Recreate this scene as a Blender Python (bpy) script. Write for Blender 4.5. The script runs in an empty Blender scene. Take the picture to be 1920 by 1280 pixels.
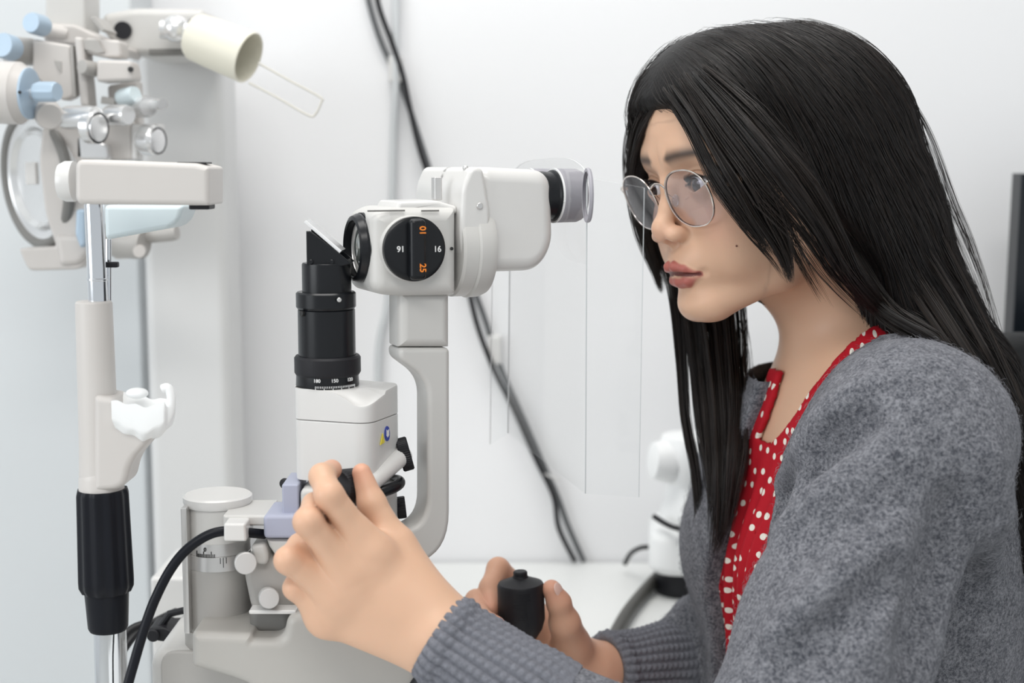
import bpy, bmesh, math, random
import numpy as np
from mathutils import Matrix, Vector
random.seed(7)
RNG = np.random.default_rng(7)
scene = bpy.context.scene
COL = scene.collection

# ------------------------------------------------------------------ camera
CAM_Z, PITCH, FOC = 1.20, math.radians(7.0), 2667.0
cam_data = bpy.data.cameras.new('camera')
cam_data.sensor_width = 36.0
cam_data.lens = 36.0 * FOC / 1920.0
cam_data.clip_start = 0.02
cam_data.dof.use_dof = True
cam_data.dof.focus_distance = 1.06
cam_data.dof.aperture_fstop = 4.2
cam = bpy.data.objects.new('camera', cam_data)
cam.location = (0, 0, CAM_Z)
cam.rotation_euler = (math.pi / 2 - PITCH, 0, 0)
COL.objects.link(cam)
scene.camera = cam

# ------------------------------------------------------------------ light and exposure
scene.view_settings.view_transform = 'Standard'
scene.view_settings.look = 'None'
scene.view_settings.gamma = 1.0
scene.view_settings.exposure = 0.03
scene.view_settings.use_curve_mapping = False
world = bpy.data.worlds.new('world'); scene.world = world
world.use_nodes = True
world.node_tree.nodes['Background'].inputs[0].default_value = (0.93, 0.97, 1.0, 1)
world.node_tree.nodes['Background'].inputs[1].default_value = 0.68
def area(name, loc, target, size, sizey, power, color=(1, 1, 1)):
    l = bpy.data.lights.new(name, 'AREA'); l.shape = 'RECTANGLE'; l.size = size; l.size_y = sizey
    l.energy = power; l.color = color
    o = bpy.data.objects.new(name, l); COL.objects.link(o); o.location = loc
    d = Vector(target) - Vector(loc)
    o.rotation_euler = d.to_track_quat('-Z', 'Y').to_euler()
    return o
area('ceiling_lamp', (-0.2, 0.95, 2.55), (-0.2, 0.95, 0), 1.3, 0.6, 15, (1.0, 0.98, 0.95))
area('ceiling_lamp', (-0.1, -0.6, 2.55), (-0.1, -0.6, 0), 1.3, 0.6, 22, (1.0, 0.98, 0.95))
area('window_light', (-2.6, -0.6, 1.6), (0.2, 1.0, 1.1), 1.6, 1.4, 28, (0.93, 0.97, 1.0))

# ------------------------------------------------------------------ placement helpers
def ray(px, py):
    a, b = (px - 960) / FOC, -(py - 640) / FOC
    c, s = math.cos(PITCH), math.sin(PITCH)
    return Vector((a, c + b * s, -s + b * c))
def PY(px, py, y):
    r = ray(px, py)
    return Vector((0, 0, CAM_Z)) + r * (y / r.y)
def MPP(py, y):                      # metres per pixel of the photograph at distance y
    return (y / ray(960, py).y) / FOC
def frame(o, yaw=0.0, pitch=0.0, roll=0.0):
    return Matrix.Translation(o) @ Matrix.Rotation(math.radians(yaw), 4, 'Z') @ Matrix.Rotation(math.radians(pitch), 4, 'Y') @ Matrix.Rotation(math.radians(roll), 4, 'X')
def LP(M, px, py, yl=0.0):           # photo point on the plane local y = yl of frame M -> local (x, z)
    Mi = M.inverted()
    o = Mi @ Vector((0, 0, CAM_Z)); d = Mi.to_3x3() @ ray(px, py)
    p = o + d * ((yl - o.y) / d.y)
    return p.x, p.z
def align(o, z, x=None):             # matrix at o whose local z axis points along z
    z = Vector(z).normalized()
    x = Vector(x) if x is not None else (Vector((1, 0, 0)) if abs(z.x) < 0.9 else Vector((0, 0, 1)))
    y = z.cross(x).normalized(); x = y.cross(z)
    m = Matrix((x, y, z)).transposed().to_4x4(); m.translation = Vector(o)
    return m

# ------------------------------------------------------------------ materials
def mat(name, col, rough=0.5, metal=0.0, spec=0.5, noise=None, bump=None, coat=0.0, sss=0.0, trans=0.0, alpha=1.0, emis=None, ior=1.45):
    m = bpy.data.materials.new(name); m.use_nodes = True
    nt = m.node_tree; p = nt.nodes['Principled BSDF']
    p.inputs['Base Color'].default_value = (*col, 1)
    p.inputs['Roughness'].default_value = rough
    p.inputs['Metallic'].default_value = metal
    p.inputs['Specular IOR Level'].default_value = spec
    p.inputs['Coat Weight'].default_value = coat
    p.inputs['IOR'].default_value = ior
    if sss:
        p.inputs['Subsurface Weight'].default_value = sss
        p.inputs['Subsurface Radius'].default_value = (1.0, 0.35, 0.2)
        p.inputs['Subsurface Scale'].default_value = 0.006
    p.inputs['Transmission Weight'].default_value = trans
    p.inputs['Alpha'].default_value = alpha
    if emis:
        p.inputs['Emission Color'].default_value = (*emis[0], 1); p.inputs['Emission Strength'].default_value = emis[1]
    tc = nt.nodes.new('ShaderNodeTexCoord')
    if noise:                         # (scale, amount) slight tone variation
        n = nt.nodes.new('ShaderNodeTexNoise'); n.inputs['Scale'].default_value = noise[0]; n.inputs['Detail'].default_value = 4
        nt.links.new(tc.outputs['Object'], n.inputs['Vector'])
        mx = nt.nodes.new('ShaderNodeMix'); mx.data_type = 'RGBA'
        a = noise[1]
        mx.inputs[6].default_value = (*[max(0, c * (1 - a)) for c in col], 1)
        mx.inputs[7].default_value = (*[min(1, c * (1 + a)) for c in col], 1)
        nt.links.new(n.outputs['Fac'], mx.inputs[0]); nt.links.new(mx.outputs[2], p.inputs['Base Color'])
    if bump:                          # (scale, strength, distance)
        n = nt.nodes.new('ShaderNodeTexNoise'); n.inputs['Scale'].default_value = bump[0]; n.inputs['Detail'].default_value = 3
        nt.links.new(tc.outputs['Object'], n.inputs['Vector'])
        b = nt.nodes.new('ShaderNodeBump'); b.inputs['Strength'].default_value = bump[1]; b.inputs['Distance'].default_value = bump[2]
        nt.links.new(n.outputs['Fac'], b.inputs['Height']); nt.links.new(b.outputs['Normal'], p.inputs['Normal'])
    return m
M_WALL = mat('wall_paint', (0.885, 0.885, 0.895), 0.7, noise=(3, 0.01), bump=(60, 0.08, 0.001))
M_PANEL = mat('pale_blue_wall_paint', (0.665, 0.69, 0.705), 0.6, noise=(3, 0.01))
M_FLOOR = mat('floor_vinyl', (0.55, 0.55, 0.53), 0.5, noise=(8, 0.05))
M_CEIL = mat('ceiling_paint', (0.86, 0.86, 0.85), 0.8, noise=(4, 0.01))
M_TABLE = mat('white_laminate', (0.82, 0.83, 0.82), 0.45, noise=(30, 0.01))
M_WHITE = mat('glossy_white_enamel', (0.70, 0.69, 0.675), 0.28, noise=(20, 0.01), coat=0.2)
M_CREAM = mat('cream_enamel', (0.61, 0.58, 0.555), 0.38, noise=(20, 0.015))
M_CREAM2 = mat('pale_grey_enamel', (0.60, 0.59, 0.57), 0.36, noise=(20, 0.015))
M_GREY = mat('warm_grey_enamel', (0.43, 0.415, 0.395), 0.42, noise=(25, 0.02))
M_DGREY = mat('dark_grey_enamel', (0.20, 0.195, 0.185), 0.5, noise=(25, 0.03))
M_LAV = mat('lavender_grey_plastic', (0.41, 0.43, 0.54), 0.45, noise=(25, 0.015))
M_BLACK = mat('black_anodised_metal', (0.007, 0.008, 0.010), 0.27, spec=0.4, noise=(40, 0.1))
M_BLACKM = mat('matte_black_plastic', (0.012, 0.012, 0.015), 0.5, spec=0.4, noise=(60, 0.1), bump=(900, 0.15, 0.0003))
M_RUBBER = mat('black_rubber', (0.007, 0.008, 0.012), 0.38, spec=0.25, noise=(40, 0.1))
M_CHROME = mat('polished_chrome', (0.72, 0.74, 0.77), 0.10, metal=1.0, noise=(5, 0.02))
M_ALU = mat('satin_aluminium', (0.66, 0.65, 0.64), 0.33, metal=0.75, noise=(40, 0.02))
M_KNOB = mat('satin_knob_plastic', (0.60, 0.59, 0.58), 0.35, metal=0.3, noise=(40, 0.02))
M_EYECUP = mat('grey_rubber_eyecup', (0.36, 0.35, 0.385), 0.55, noise=(30, 0.02))
M_INKW = mat('white_ink', (0.85, 0.85, 0.85), 0.5, noise=(30, 0.01))
M_INKK = mat('black_ink', (0.02, 0.02, 0.02), 0.5, noise=(30, 0.1))
M_INKO = mat('orange_ink', (0.95, 0.27, 0.03), 0.5, noise=(30, 0.02))
M_YEL = mat('yellow_label', (0.80, 0.68, 0.08), 0.5, noise=(30, 0.02))
M_BLUE = mat('blue_label', (0.04, 0.07, 0.38), 0.5, noise=(30, 0.02))
M_LAMP = mat('ivory_lamp_plastic', (0.76, 0.73, 0.62), 0.45, noise=(20, 0.015))
M_TISSUE = mat('white_porcelain_plastic', (0.93, 0.94, 0.94), 0.35, noise=(20, 0.01))
M_PALEBLUE = mat('pale_blue_plastic', (0.66, 0.75, 0.78), 0.4, noise=(20, 0.01))
M_BLUELIT = mat('blue_lit_metal', (0.42, 0.53, 0.64), 0.4, metal=0.15, noise=(20, 0.02))  # blue reflections on the knobs put into the base colour
M_SILVER = mat('silver_metal', (0.80, 0.80, 0.80), 0.22, metal=0.7, noise=(20, 0.02))
M_CABLE = mat('black_cable_jacket', (0.012, 0.012, 0.014), 0.45, noise=(60, 0.1))
M_CABLEG = mat('grey_cable_jacket', (0.13, 0.135, 0.14), 0.5, noise=(60, 0.1))
M_CABLEW = mat('pale_grey_cable_jacket', (0.62, 0.64, 0.65), 0.5, noise=(60, 0.02))
def glassy(name, tint, fac=0.12, rough=0.02, refl=None):
    m = bpy.data.materials.new(name); m.use_nodes = True; nt = m.node_tree
    nt.nodes.remove(nt.nodes['Principled BSDF']); out = nt.nodes['Material Output']
    t = nt.nodes.new('ShaderNodeBsdfTransparent'); t.inputs[0].default_value = (*tint, 1)
    g = nt.nodes.new('ShaderNodeBsdfGlossy'); g.inputs['Roughness'].default_value = rough
    g.inputs['Color'].default_value = (*(refl or (1, 1, 1)), 1)
    f = nt.nodes.new('ShaderNodeLayerWeight'); f.inputs['Blend'].default_value = .5
    pw = nt.nodes.new('ShaderNodeMath'); pw.operation = 'POWER'; pw.inputs[1].default_value = 5
    nt.links.new(f.outputs['Facing'], pw.inputs[0])
    ma = nt.nodes.new('ShaderNodeMath'); ma.operation = 'MULTIPLY_ADD'; ma.inputs[1].default_value = 0.55; ma.inputs[2].default_value = fac + .02
    nt.links.new(pw.outputs[0], ma.inputs[0])
    mx = nt.nodes.new('ShaderNodeMixShader')
    nt.links.new(ma.outputs[0], mx.inputs[0]); nt.links.new(t.outputs[0], mx.inputs[1]); nt.links.new(g.outputs[0], mx.inputs[2])
    nt.links.new(mx.outputs[0], out.inputs['Surface'])
    return m
M_CLEAR = glassy('clear_acrylic', (0.992, 0.995, 0.995), -0.01)
M_PILLAR = mat('pale_stand_enamel', (0.72, 0.72, 0.715), 0.4, noise=(20, 0.01))
M_CAST = mat('casting_enamel', (0.44, 0.425, 0.40), 0.4, noise=(25, 0.02))
M_WIRE = mat('pale_wire', (0.66, 0.64, 0.58), 0.4, noise=(30, .02))
M_EDGE = mat('acrylic_cut_edge', (0.74, 0.76, 0.77), 0.2, noise=(30, 0.02))
M_LENS = glassy('tinted_spectacle_lens', (0.91, 0.905, 0.94), 0.05)
M_OBJGLASS = mat('coated_objective_glass', (0.16, 0.18, 0.17), 0.05, spec=1.0, coat=1.0, noise=(10, 0.1))

# ------------------------------------------------------------------ mesh builder
def rot_pts(n, r, a0=0.0):
    return [(r * math.cos(a0 + 2 * math.pi * k / n), r * math.sin(a0 + 2 * math.pi * k / n)) for k in range(n)]
class RP(list): base = None; rs = None; n = 5
def offset_poly(pts, d):             # mitred inward offset
    P = [Vector(p[:2]) for p in pts]; m = len(P)
    A = sum(P[i - 1].x * P[i].y - P[i].x * P[i - 1].y for i in range(m)); sg = 1 if A > 0 else -1
    out = []; conv = []
    for i in range(m):
        e0 = (P[i] - P[i - 1]).normalized(); e1 = (P[(i + 1) % m] - P[i]).normalized()
        n0 = Vector((-e0.y, e0.x)) * sg; n1 = Vector((-e1.y, e1.x)) * sg
        k = 1 + n0.dot(n1); v = (n0 + n1) / max(k, .3)
        out.append(P[i] + v * d); conv.append((e0.x * e1.y - e0.y * e1.x) * sg > 0)
    return out, conv
def round_poly(pts, r, n=5):
    out = RP(); m = len(pts); out.base = [tuple(p[:2]) for p in pts]; out.n = n
    r = [max(q, 1e-5) for q in r] if isinstance(r, (list, tuple)) else [max(r, 1e-5)] * m
    out.rs = r
    rs = r if isinstance(r, (list, tuple)) else [r] * m
    for i in range(m):
        p = Vector(pts[i]).to_2d() if len(pts[i]) > 2 else Vector(pts[i])
        a = Vector(pts[i - 1]); b = Vector(pts[(i + 1) % m]); rr = rs[i]
        if rr <= 0: out.append((p.x, p.y)); continue
        da, db = (a - p), (b - p)
        t = min(rr, da.length * 0.49, db.length * 0.49)
        q0, q1 = p + da.normalized() * t, p + db.normalized() * t
        for k in range(n + 1):
            s = k / n
            q = q0 * (1 - s) ** 2 + p * 2 * s * (1 - s) + q1 * s * s
            out.append((q.x, q.y))
    return out
class MB:
    def __init__(s): s.v = []; s.f = []; s.m = []
    def add(s, vs, fs, mi=0):
        n = len(s.v); s.v.extend([tuple(v) for v in vs]); s.f.extend([tuple(i + n for i in f) for f in fs]); s.m.extend([mi] * len(fs)); return s
    def bm(s, b, M, mi=0):
        b.verts.index_update()
        s.add([M @ v.co for v in b.verts], [[v.index for v in f.verts] for f in b.faces], mi); b.free(); return s
    def box(s, M, sx, sy, sz, bev=0.0, seg=3, mi=0, c=(0, 0, 0)):
        b = bmesh.new(); bmesh.ops.create_cube(b, size=1.0)
        for v in b.verts: v.co = Vector((v.co.x * sx + c[0], v.co.y * sy + c[1], v.co.z * sz + c[2]))
        if bev: bmesh.ops.bevel(b, geom=b.edges[:], offset=bev, segments=seg, profile=0.5, affect='EDGES')
        return s.bm(b, M, mi)
    def prism(s, M, pts, y0, y1, bev=0.0, seg=3, mi=0, axis='Y'):
        # outline in local x,z swept along y (axis 'Y') or outline in x,y swept along z (axis 'Z'), rounded rims
        if y1 < y0: y0, y1 = y1, y0
        base, rs, n = (pts.base, pts.rs, pts.n) if isinstance(pts, RP) else (pts, [1e-5] * len(pts), 1)
        bev = min(bev, (y1 - y0) * .48)
        steps = [(0.0, 0.0)] if not bev else [(bev * (1 - math.cos(a)), bev * (1 - math.sin(a))) for a in [math.pi / 2 * (1 - k / seg) for k in range(seg + 1)]]
        # steps: (inset, distance from cap) running from the side wall to the cap
        steps = [(0, 0)] if not bev else [(bev * (1 - math.cos(a)), bev * (1 - math.sin(a))) for a in [math.pi / 2 * k / seg for k in range(seg + 1)]]
        rings = []
        for ins, dist in reversed(steps):
            op, cv = offset_poly(base, ins)
            rp = round_poly(op, [max(r - ins, 2e-5) if c else r + ins for r, c in zip(rs, cv)], n)
            rings.append((rp, dist))
        seq = [(r, y0 + d) for r, d in rings] + [(r, y1 - d) for r, d in reversed(rings)]
        vs = []; m = len(seq[0][0])
        for r, y in seq:
            for p in r: vs.append(M @ (Vector((p[0], y, p[1])) if axis == 'Y' else Vector((p[0], p[1], y))))
        fs = [tuple(range(m - 1, -1, -1)), tuple((len(seq) - 1) * m + k for k in range(m))]
        for q in range(len(seq) - 1):
            for k in range(m): fs.append((q * m + k, q * m + (k + 1) % m, (q + 1) * m + (k + 1) % m, (q + 1) * m + k))
        return s.add(vs, fs, mi)
    def lathe(s, M, prof, n=48, mi=0, ribs=None):   # prof: (r, z) along local z; ribs=(count, depth)
        vs = []; fs = []; rings = []
        for r, z in prof:
            if r < 1e-7: rings.append([len(vs)]); vs.append((0, 0, z)); continue
            rg = []
            for k in range(n):
                a = 2 * math.pi * k / n; rr = r
                if ribs: rr = r * (1 - ribs[1] * (0.5 - 0.5 * math.cos(a * ribs[0])))
                rg.append(len(vs)); vs.append((rr * math.cos(a), rr * math.sin(a), z))
            rings.append(rg)
        for a, b in zip(rings, rings[1:]):
            if len(a) == 1 and len(b) == 1: continue
            for k in range(n):
                k2 = (k + 1) % n
                if len(a) == 1: fs.append((a[0], b[k2], b[k]))
                elif len(b) == 1: fs.append((a[k], a[k2], b[0]))
                else: fs.append((a[k], a[k2], b[k2], b[k]))
        return s.add([M @ Vector(v) for v in vs], fs, mi)
    def cyl(s, M, r, z0, z1, ch=0.0008, n=40, mi=0, ribs=None):
        return s.lathe(M, [(0, z0), (r - ch, z0), (r, z0 + ch), (r, z1 - ch), (r - ch, z1), (0, z1)], n, mi, ribs)
    def tube(s, pts, r, n=12, caps=True, mi=0, closed=False):
        P = [Vector(p) for p in pts]; m = len(P)
        R = r if isinstance(r, (list, tuple)) else [r] * m
        vs = []; fs = []
        up = None
        for i in range(m):
            if closed: t = (P[(i + 1) % m] - P[i - 1])
            else: t = P[min(i + 1, m - 1)] - P[max(i - 1, 0)]
            t.normalize()
            if up is None:
                up = Vector((0, 0, 1)) if abs(t.z) < 0.9 else Vector((1, 0, 0))
            x = (up - t * up.dot(t)).normalized(); up = x; y = t.cross(x)
            for k in range(n):
                a = 2 * math.pi * k / n
                vs.append(P[i] + (x * math.cos(a) + y * math.sin(a)) * R[i])
        for i in range(m if closed else m - 1):
            j = (i + 1) % m
            for k in range(n):
                k2 = (k + 1) % n
                fs.append((i * n + k, i * n + k2, j * n + k2, j * n + k))
        if caps and not closed:
            fs.append(tuple(range(n - 1, -1, -1))); fs.append(tuple((m - 1) * n + k for k in range(n)))
        return s.add(vs, fs, mi)
    def ball(s, M, rx, ry=None, rz=None, n=32, mi=0):
        b = bmesh.new(); bmesh.ops.create_uvsphere(b, u_segments=n, v_segments=n // 2, radius=1.0)
        for v in b.verts: v.co = Vector((v.co.x * rx, v.co.y * (ry or rx), v.co.z * (rz or rx)))
        return s.bm(b, M, mi)
    def text(s, M, body, size, mi=0, depth=0.0002):
        cu = bpy.data.curves.new('text', 'FONT'); cu.body = body; cu.size = size; cu.extrude = depth
        cu.align_x = 'CENTER'; cu.align_y = 'CENTER'; cu.offset = size * 0.015
        o = bpy.data.objects.new('text', cu); COL.objects.link(o)
        dg = bpy.context.evaluated_depsgraph_get(); me = bpy.data.meshes.new_from_object(o.evaluated_get(dg))
        s.add([M @ v.co for v in me.vertices], [list(p.vertices) for p in me.polygons], mi)
        bpy.data.objects.remove(o); bpy.data.curves.remove(cu); bpy.data.meshes.remove(me)
        return s
def spline(pts, n=12, closed=False):
    P = [np.array(p, float) for p in pts]; out = []
    m = len(P); segs = m if closed else m - 1
    for i in range(segs):
        if closed: p0, p1, p2, p3 = P[(i - 1) % m], P[i], P[(i + 1) % m], P[(i + 2) % m]
        else: p0, p1, p2, p3 = P[max(i - 1, 0)], P[i], P[i + 1], P[min(i + 2, m - 1)]
        for k in range(n):
            t = k / n
            out.append(0.5 * ((2 * p1) + (-p0 + p2) * t + (2 * p0 - 5 * p1 + 4 * p2 - p3) * t * t + (-p0 + 3 * p1 - 3 * p2 + p3) * t ** 3))
    if not closed: out.append(P[-1])
    return [tuple(q) for q in out]

WLOC = {}
def mesh_obj(name, V, F, mats, parent=None, midx=None, smooth=True, sharp=35):
    V = np.asarray(V, dtype=np.float64)
    c = (V.min(0) + V.max(0)) / 2
    me = bpy.data.meshes.new(name)
    me.from_pydata((V - c).tolist(), [], F if isinstance(F, list) else F.tolist())
    for m in (mats if isinstance(mats, (list, tuple)) else [mats]): me.materials.append(m)
    if midx is not None and len(set(midx)) > 1: me.polygons.foreach_set('material_index', midx)
    if smooth:
        me.polygons.foreach_set('use_smooth', [True] * len(me.polygons))
        if sharp: me.set_sharp_from_angle(angle=math.radians(sharp))
    me.update()
    o = bpy.data.objects.new(name, me); COL.objects.link(o)
    base = WLOC[parent.name] if parent else Vector((0, 0, 0))
    if parent: o.parent = parent
    o.location = Vector(c) - base
    WLOC[o.name] = Vector(c)
    return o
def part(name, mb, mats, parent=None, label=None, sharp=35):
    b = bmesh.new()
    me = bpy.data.meshes.new('tmp'); me.from_pydata(mb.v, [], mb.f); me.polygons.foreach_set('material_index', mb.m); b.from_mesh(me)
    bmesh.ops.recalc_face_normals(b, faces=b.faces[:]); b.to_mesh(me); b.free()
    V = [v.co[:] for v in me.vertices]; F = [list(p.vertices) for p in me.polygons]; mi = [p.material_index for p in me.polygons]
    bpy.data.meshes.remove(me)
    o = mesh_obj(name, V, F, mats, parent, mi, sharp=sharp)
    if sharp:
        w = o.modifiers.new('normals', 'WEIGHTED_NORMAL'); w.keep_sharp = True; w.weight = 80
    if label: o['label'] = label
    return o
def thing(name, label, cat, loc, group=None):
    o = bpy.data.objects.new(name, None); COL.objects.link(o); o.location = loc
    o.empty_display_size = 0.02
    WLOC[o.name] = Vector(loc)
    o['label'] = label; o['category'] = cat
    if group: o['group'] = group
    return o
def tag(o, label, cat, group=None, kind=None):
    o['label'] = label; o['category'] = cat
    if group: o['group'] = group
    if kind: o['kind'] = kind
    return o
def structure(o): o['kind'] = 'structure'; return o
# ------------------------------------------------------------------ the room
WY = 1.65
TZ = PY(960, 1052, WY).z
I4 = Matrix.Identity(4)
structure(part('wall_back', MB().box(I4, 4.4, 0.12, 2.6, c=(0.3, WY + 0.06, 1.3)), M_WALL))
structure(part('floor', MB().box(I4, 5.4, 5.2, 0.1, c=(0.0, -0.8, -0.05)), M_FLOOR))
structure(part('ceiling', MB().box(I4, 4.4, 3.6, 0.1, c=(0.3, -0.0, 2.65)), M_CEIL))
# shallow boxed-out panel of the wall on the left
xa = PY(262, 500, WY - 0.09).x
structure(part('wall_left', MB().box(I4, 1.2, 0.09, 2.598, 0.004, c=(xa - 0.6, WY - 0.046, 1.3)), M_PANEL))
# worktop along the wall
xl = -0.292; DW = 0.86
t = thing('desk', 'long white laminate desk running along the wall behind the instruments', 'desk', (0.14, 1.1, 0))
part('desk_top', MB().prism(frame((0, 0, TZ - .03)), round_poly([(xl, .63), (.105, .63), (.105, 1.22), (.135, 1.34), (.30, 1.46), (xl + DW, 1.46), (xl + DW, 1.645), (xl, 1.645)], .002), 0, .03, .002, axis='Z'), M_TABLE, t)
for lx, ly in ((xl + 0.08, 0.70), (0.07, 0.70), (xl + 0.08, 1.58), (xl + DW - 0.08, 1.58)):
    part('leg', MB().box(I4, 0.05, 0.05, TZ - 0.03, 0.003, c=(lx, ly, (TZ - 0.03) / 2)), M_TABLE, t)

# cables on the wall
def wall_cable(pts, r, m, label, y=None):
    yy = WY - r - 0.004
    path = spline([PY(a, b, yy - (c if c else 0)) for a, b, c in pts], 8)
    o = part('wall_cable', MB().tube(path, r, 10), m)
    tag(o, label, 'cable'); return o
wall_cable([(680, -60, 0), (693, 10, 0), (715, 80, 0), (745, 145, 0), (765, 195, 0), (800, 300, .004), (835, 410, 0), (882, 525, 0), (910, 600, 0), (935, 680, 0), (975, 770, 0), (1010, 850, 0), (1045, 930, 0), (1065, 985, 0), (1095, 1052, 0)], 0.0032, M_CABLEG,
           'dark cable slanting down the wall, upper strand where the pair crosses')
wall_cable([(700, -60, .009), (710, 10, .009), (735, 80, .009), (755, 140, .008), (768, 200, .009), (790, 290, .010), (830, 400, .009), (872, 520, .009), (895, 610, .009), (925, 690, .009), (965, 770, .009), (1005, 860, .009), (1038, 930, .009), (1048, 990, .009), (1078, 1052, .009)], 0.0030, M_CABLE,
           'black cable slanting down the wall, twined in front of the dark grey one')
wall_cable([(742, -60, 0), (742, 150, .004), (738, 260, 0), (735, 400, 0), (728, 560, 0), (712, 640, 0), (709, 760, 0), (708, 1052, 0)], 0.0042, M_CABLEW,
           'pale grey cable running straight down the wall behind the microscope')
o = part('cable_tie', MB().tube([PY(1022, 888, WY - 0.018), PY(1050, 902, WY - 0.018)], 0.0011, 8), M_WHITE)
tag(o, 'thin white tie around the wall cables, low on the right', 'cable tie')
o = part('cable_clip', MB().box(frame(PY(742, 130, WY - 0.007)), 0.016, 0.014, 0.030, 0.003), M_WHITE)
tag(o, 'white clip holding the crossing cables near the top of the wall', 'cable clip')
o = part('cable_clip', MB().box(frame(PY(928, 655, WY - 0.007)), 0.016, 0.014, 0.034, 0.003), M_WHITE)
tag(o, 'white clip holding the cables right of the microscope arm', 'cable clip')

# white instrument at the far right of the desk, behind the woman
dy = 1.53
t = thing('eye_test_device', 'white desktop eye-test device on the desk behind the hanging hair', 'medical device', Vector((PY(1275, 1080, dy).x, dy, TZ)))
b = MB(); x0 = PY(1205, 1000, dy).x
cx = PY(1297, 1000, dy).x
b.prism(frame((cx, dy, TZ + 0.028)), round_poly([(-0.052, -0.045), (0.07, -0.06), (0.09, 0.07), (-0.04, 0.07)], 0.03), 0, 0.05, 0.012, axis='Z')
part('base', b, M_TISSUE, t)
b = MB(); b.cyl(frame((cx - 0.01, dy, TZ)), 0.03, 0.0, 0.03); part('foot', b, M_BLACKM, t)
b = MB(); b.lathe(frame((cx + 0.0, dy, TZ + 0.077)), [(0, 0), (.034, 0), (.036, .01), (.030, .03), (.028, .045), (.036, .06), (.04, .08), (.034, .098), (0, .104)], 32)
part('body', b, M_TISSUE, t)
b = MB(); b.lathe(align((cx - 0.02, dy - .01, TZ + 0.148), (-1, -.2, .1)), [(0, 0), (.022, 0), (.024, .008), (.020, .026), (0, .03)], 32)
part('eyepiece', b, M_TISSUE, t)
b = MB(); b.tube(spline([(cx - 0.045, dy - .03, TZ + .092), (cx - .02, dy - .055, TZ + .085), (cx + .03, dy - .055, TZ + .088)], 8), 0.003); part('grab_ring', b, M_BLACKM, t)
o = part('power_cord', MB().tube(spline([PY(1218, 1025, dy), PY(1200, 1027, dy + .02), PY(1182, 1038, dy + .05), PY(1172, 1056, dy + .07)], 8), 0.0028), M_CABLE)
tag(o, 'thin black cord looping from the left of the white eye-test device', 'cord')
hp = [(1262, 1062), (1235, 1080), (1205, 1112), (1178, 1146), (1158, 1180), (1142, 1215), (1130, 1250)]
def on_table(px, py, h):
    r = ray(px, py); k = (TZ + h - CAM_Z) / r.z
    return Vector((0, 0, CAM_Z)) + r * k
o = part('hose', MB().tube(spline([on_table(a, c, 0.0095) for a, c in hp], 8), 0.0068, 14), mat('grey_hose_rubber', (0.07, 0.068, 0.062), 0.45, noise=(50, .05)))
tag(o, 'thick dark grey hose curving across the white desk toward her far sleeve', 'hose')

# black screen and chair at the right edge
cxm = PY(1902, 480, 1.50)
t = thing('cabinet', 'low white cabinet carrying the black screen at the right edge', 'cabinet', (cxm.x + .26, 1.55, 0))
b = MB(); b.box(I4, .56, .17, TZ - .002, .003, c=(cxm.x + .33, 1.555, TZ / 2 - .001)); part('carcass', b, M_TABLE, t)
t = thing('monitor', 'black flat screen cut off by the right edge of the photo', 'monitor', (cxm.x + 0.2, 1.52, TZ))
zt, zb = PY(1915, 325, 1.5).z, PY(1905, 648, 1.5).z
xT, xB = PY(1916, 325, 1.5).x, PY(1897, 648, 1.5).x
b = MB(); b.prism(frame((0, 1.50, 0)), [(xT, zt), (xT + .45, zt), (xB + .45, zb - .02), (xB, zb - .02)], 0, 0.03, 0.002)
part('screen', b, mat('black_screen', (0.006, 0.009, 0.013), 0.25, noise=(20, .1)), t)
b = MB(); b.box(I4, 0.05, 0.03, zb - TZ, 0.004, c=(xB + 0.22, 1.53, (zb - .02 + TZ) / 2 + .01)); b.box(I4, 0.2, 0.14, 0.012, 0.003, c=(xB + 0.22, 1.52, TZ + .006))
part('stand', b, M_BLACKM, t)
yc = 1.28
a0 = PY(1838, 640, yc)
t = thing('office_chair', 'black office chair backrest showing past her hair at the right edge', 'chair', (a0.x + .22, yc - .1, 0))
b = MB(); b.prism(frame((0, yc, 0)), round_poly([(a0.x, a0.z + .005), (a0.x + .44, a0.z + .005), (a0.x + .42, a0.z - .45), (a0.x + .02, a0.z - .45)], [.04, .04, .06, .06], 8), 0, 0.045, 0.012)
part('backrest', b, mat('black_mesh_fabric', (0.011, 0.012, 0.013), 0.7, noise=(200, .3), bump=(700, .4, .0008)), t)
b = MB(); b.prism(frame((a0.x + .22, yc - .14, 0.46)), round_poly([(-.20, -.12), (.20, -.12), (.20, .12), (-.20, .12)], .06), 0, 0.06, 0.015, axis='Z')
part('seat', b, M_BLACKM, t)
b = MB(); b.box(I4, .06, .02, a0.z - .45 - .44 + .12, .004, c=(a0.x + .22, yc - .012, (a0.z - .45 + .46) / 2 + .03)); b.cyl(frame((a0.x + .22, yc - .14, 0.06)), .025, 0, .42)
part('post', b, M_BLACKM, t)
for k in range(5):
    an = 2 * math.pi * k / 5 + .3
    b = MB(); c0 = Vector((a0.x + .22, yc - .14, .08)); e = c0 + Vector((math.cos(an) * .2, math.sin(an) * .2, -.045))
    b.tube([c0, e], [.018, .012], 10); b.ball(frame(e + Vector((0, 0, -.012))), .022, n=16)
    part('leg', b, M_BLACKM, t)
# ------------------------------------------------------------------ slit lamp microscope
SY = 1.02
slit = thing('slit_lamp', 'white slit-lamp microscope with black magnification dial, held by both her hands', 'microscope', Vector((PY(700, 1200, 1.05).x, 1.05, TZ)))
MF = frame(PY(779, 467, SY), 23.0)          # local x: towards the eyepieces, y: away, z: up
def L(px, py, yl=0.0): return LP(MF, px, py, yl)
def X(px, py=465, yl=0.0): return L(px, py, yl)[0]
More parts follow.
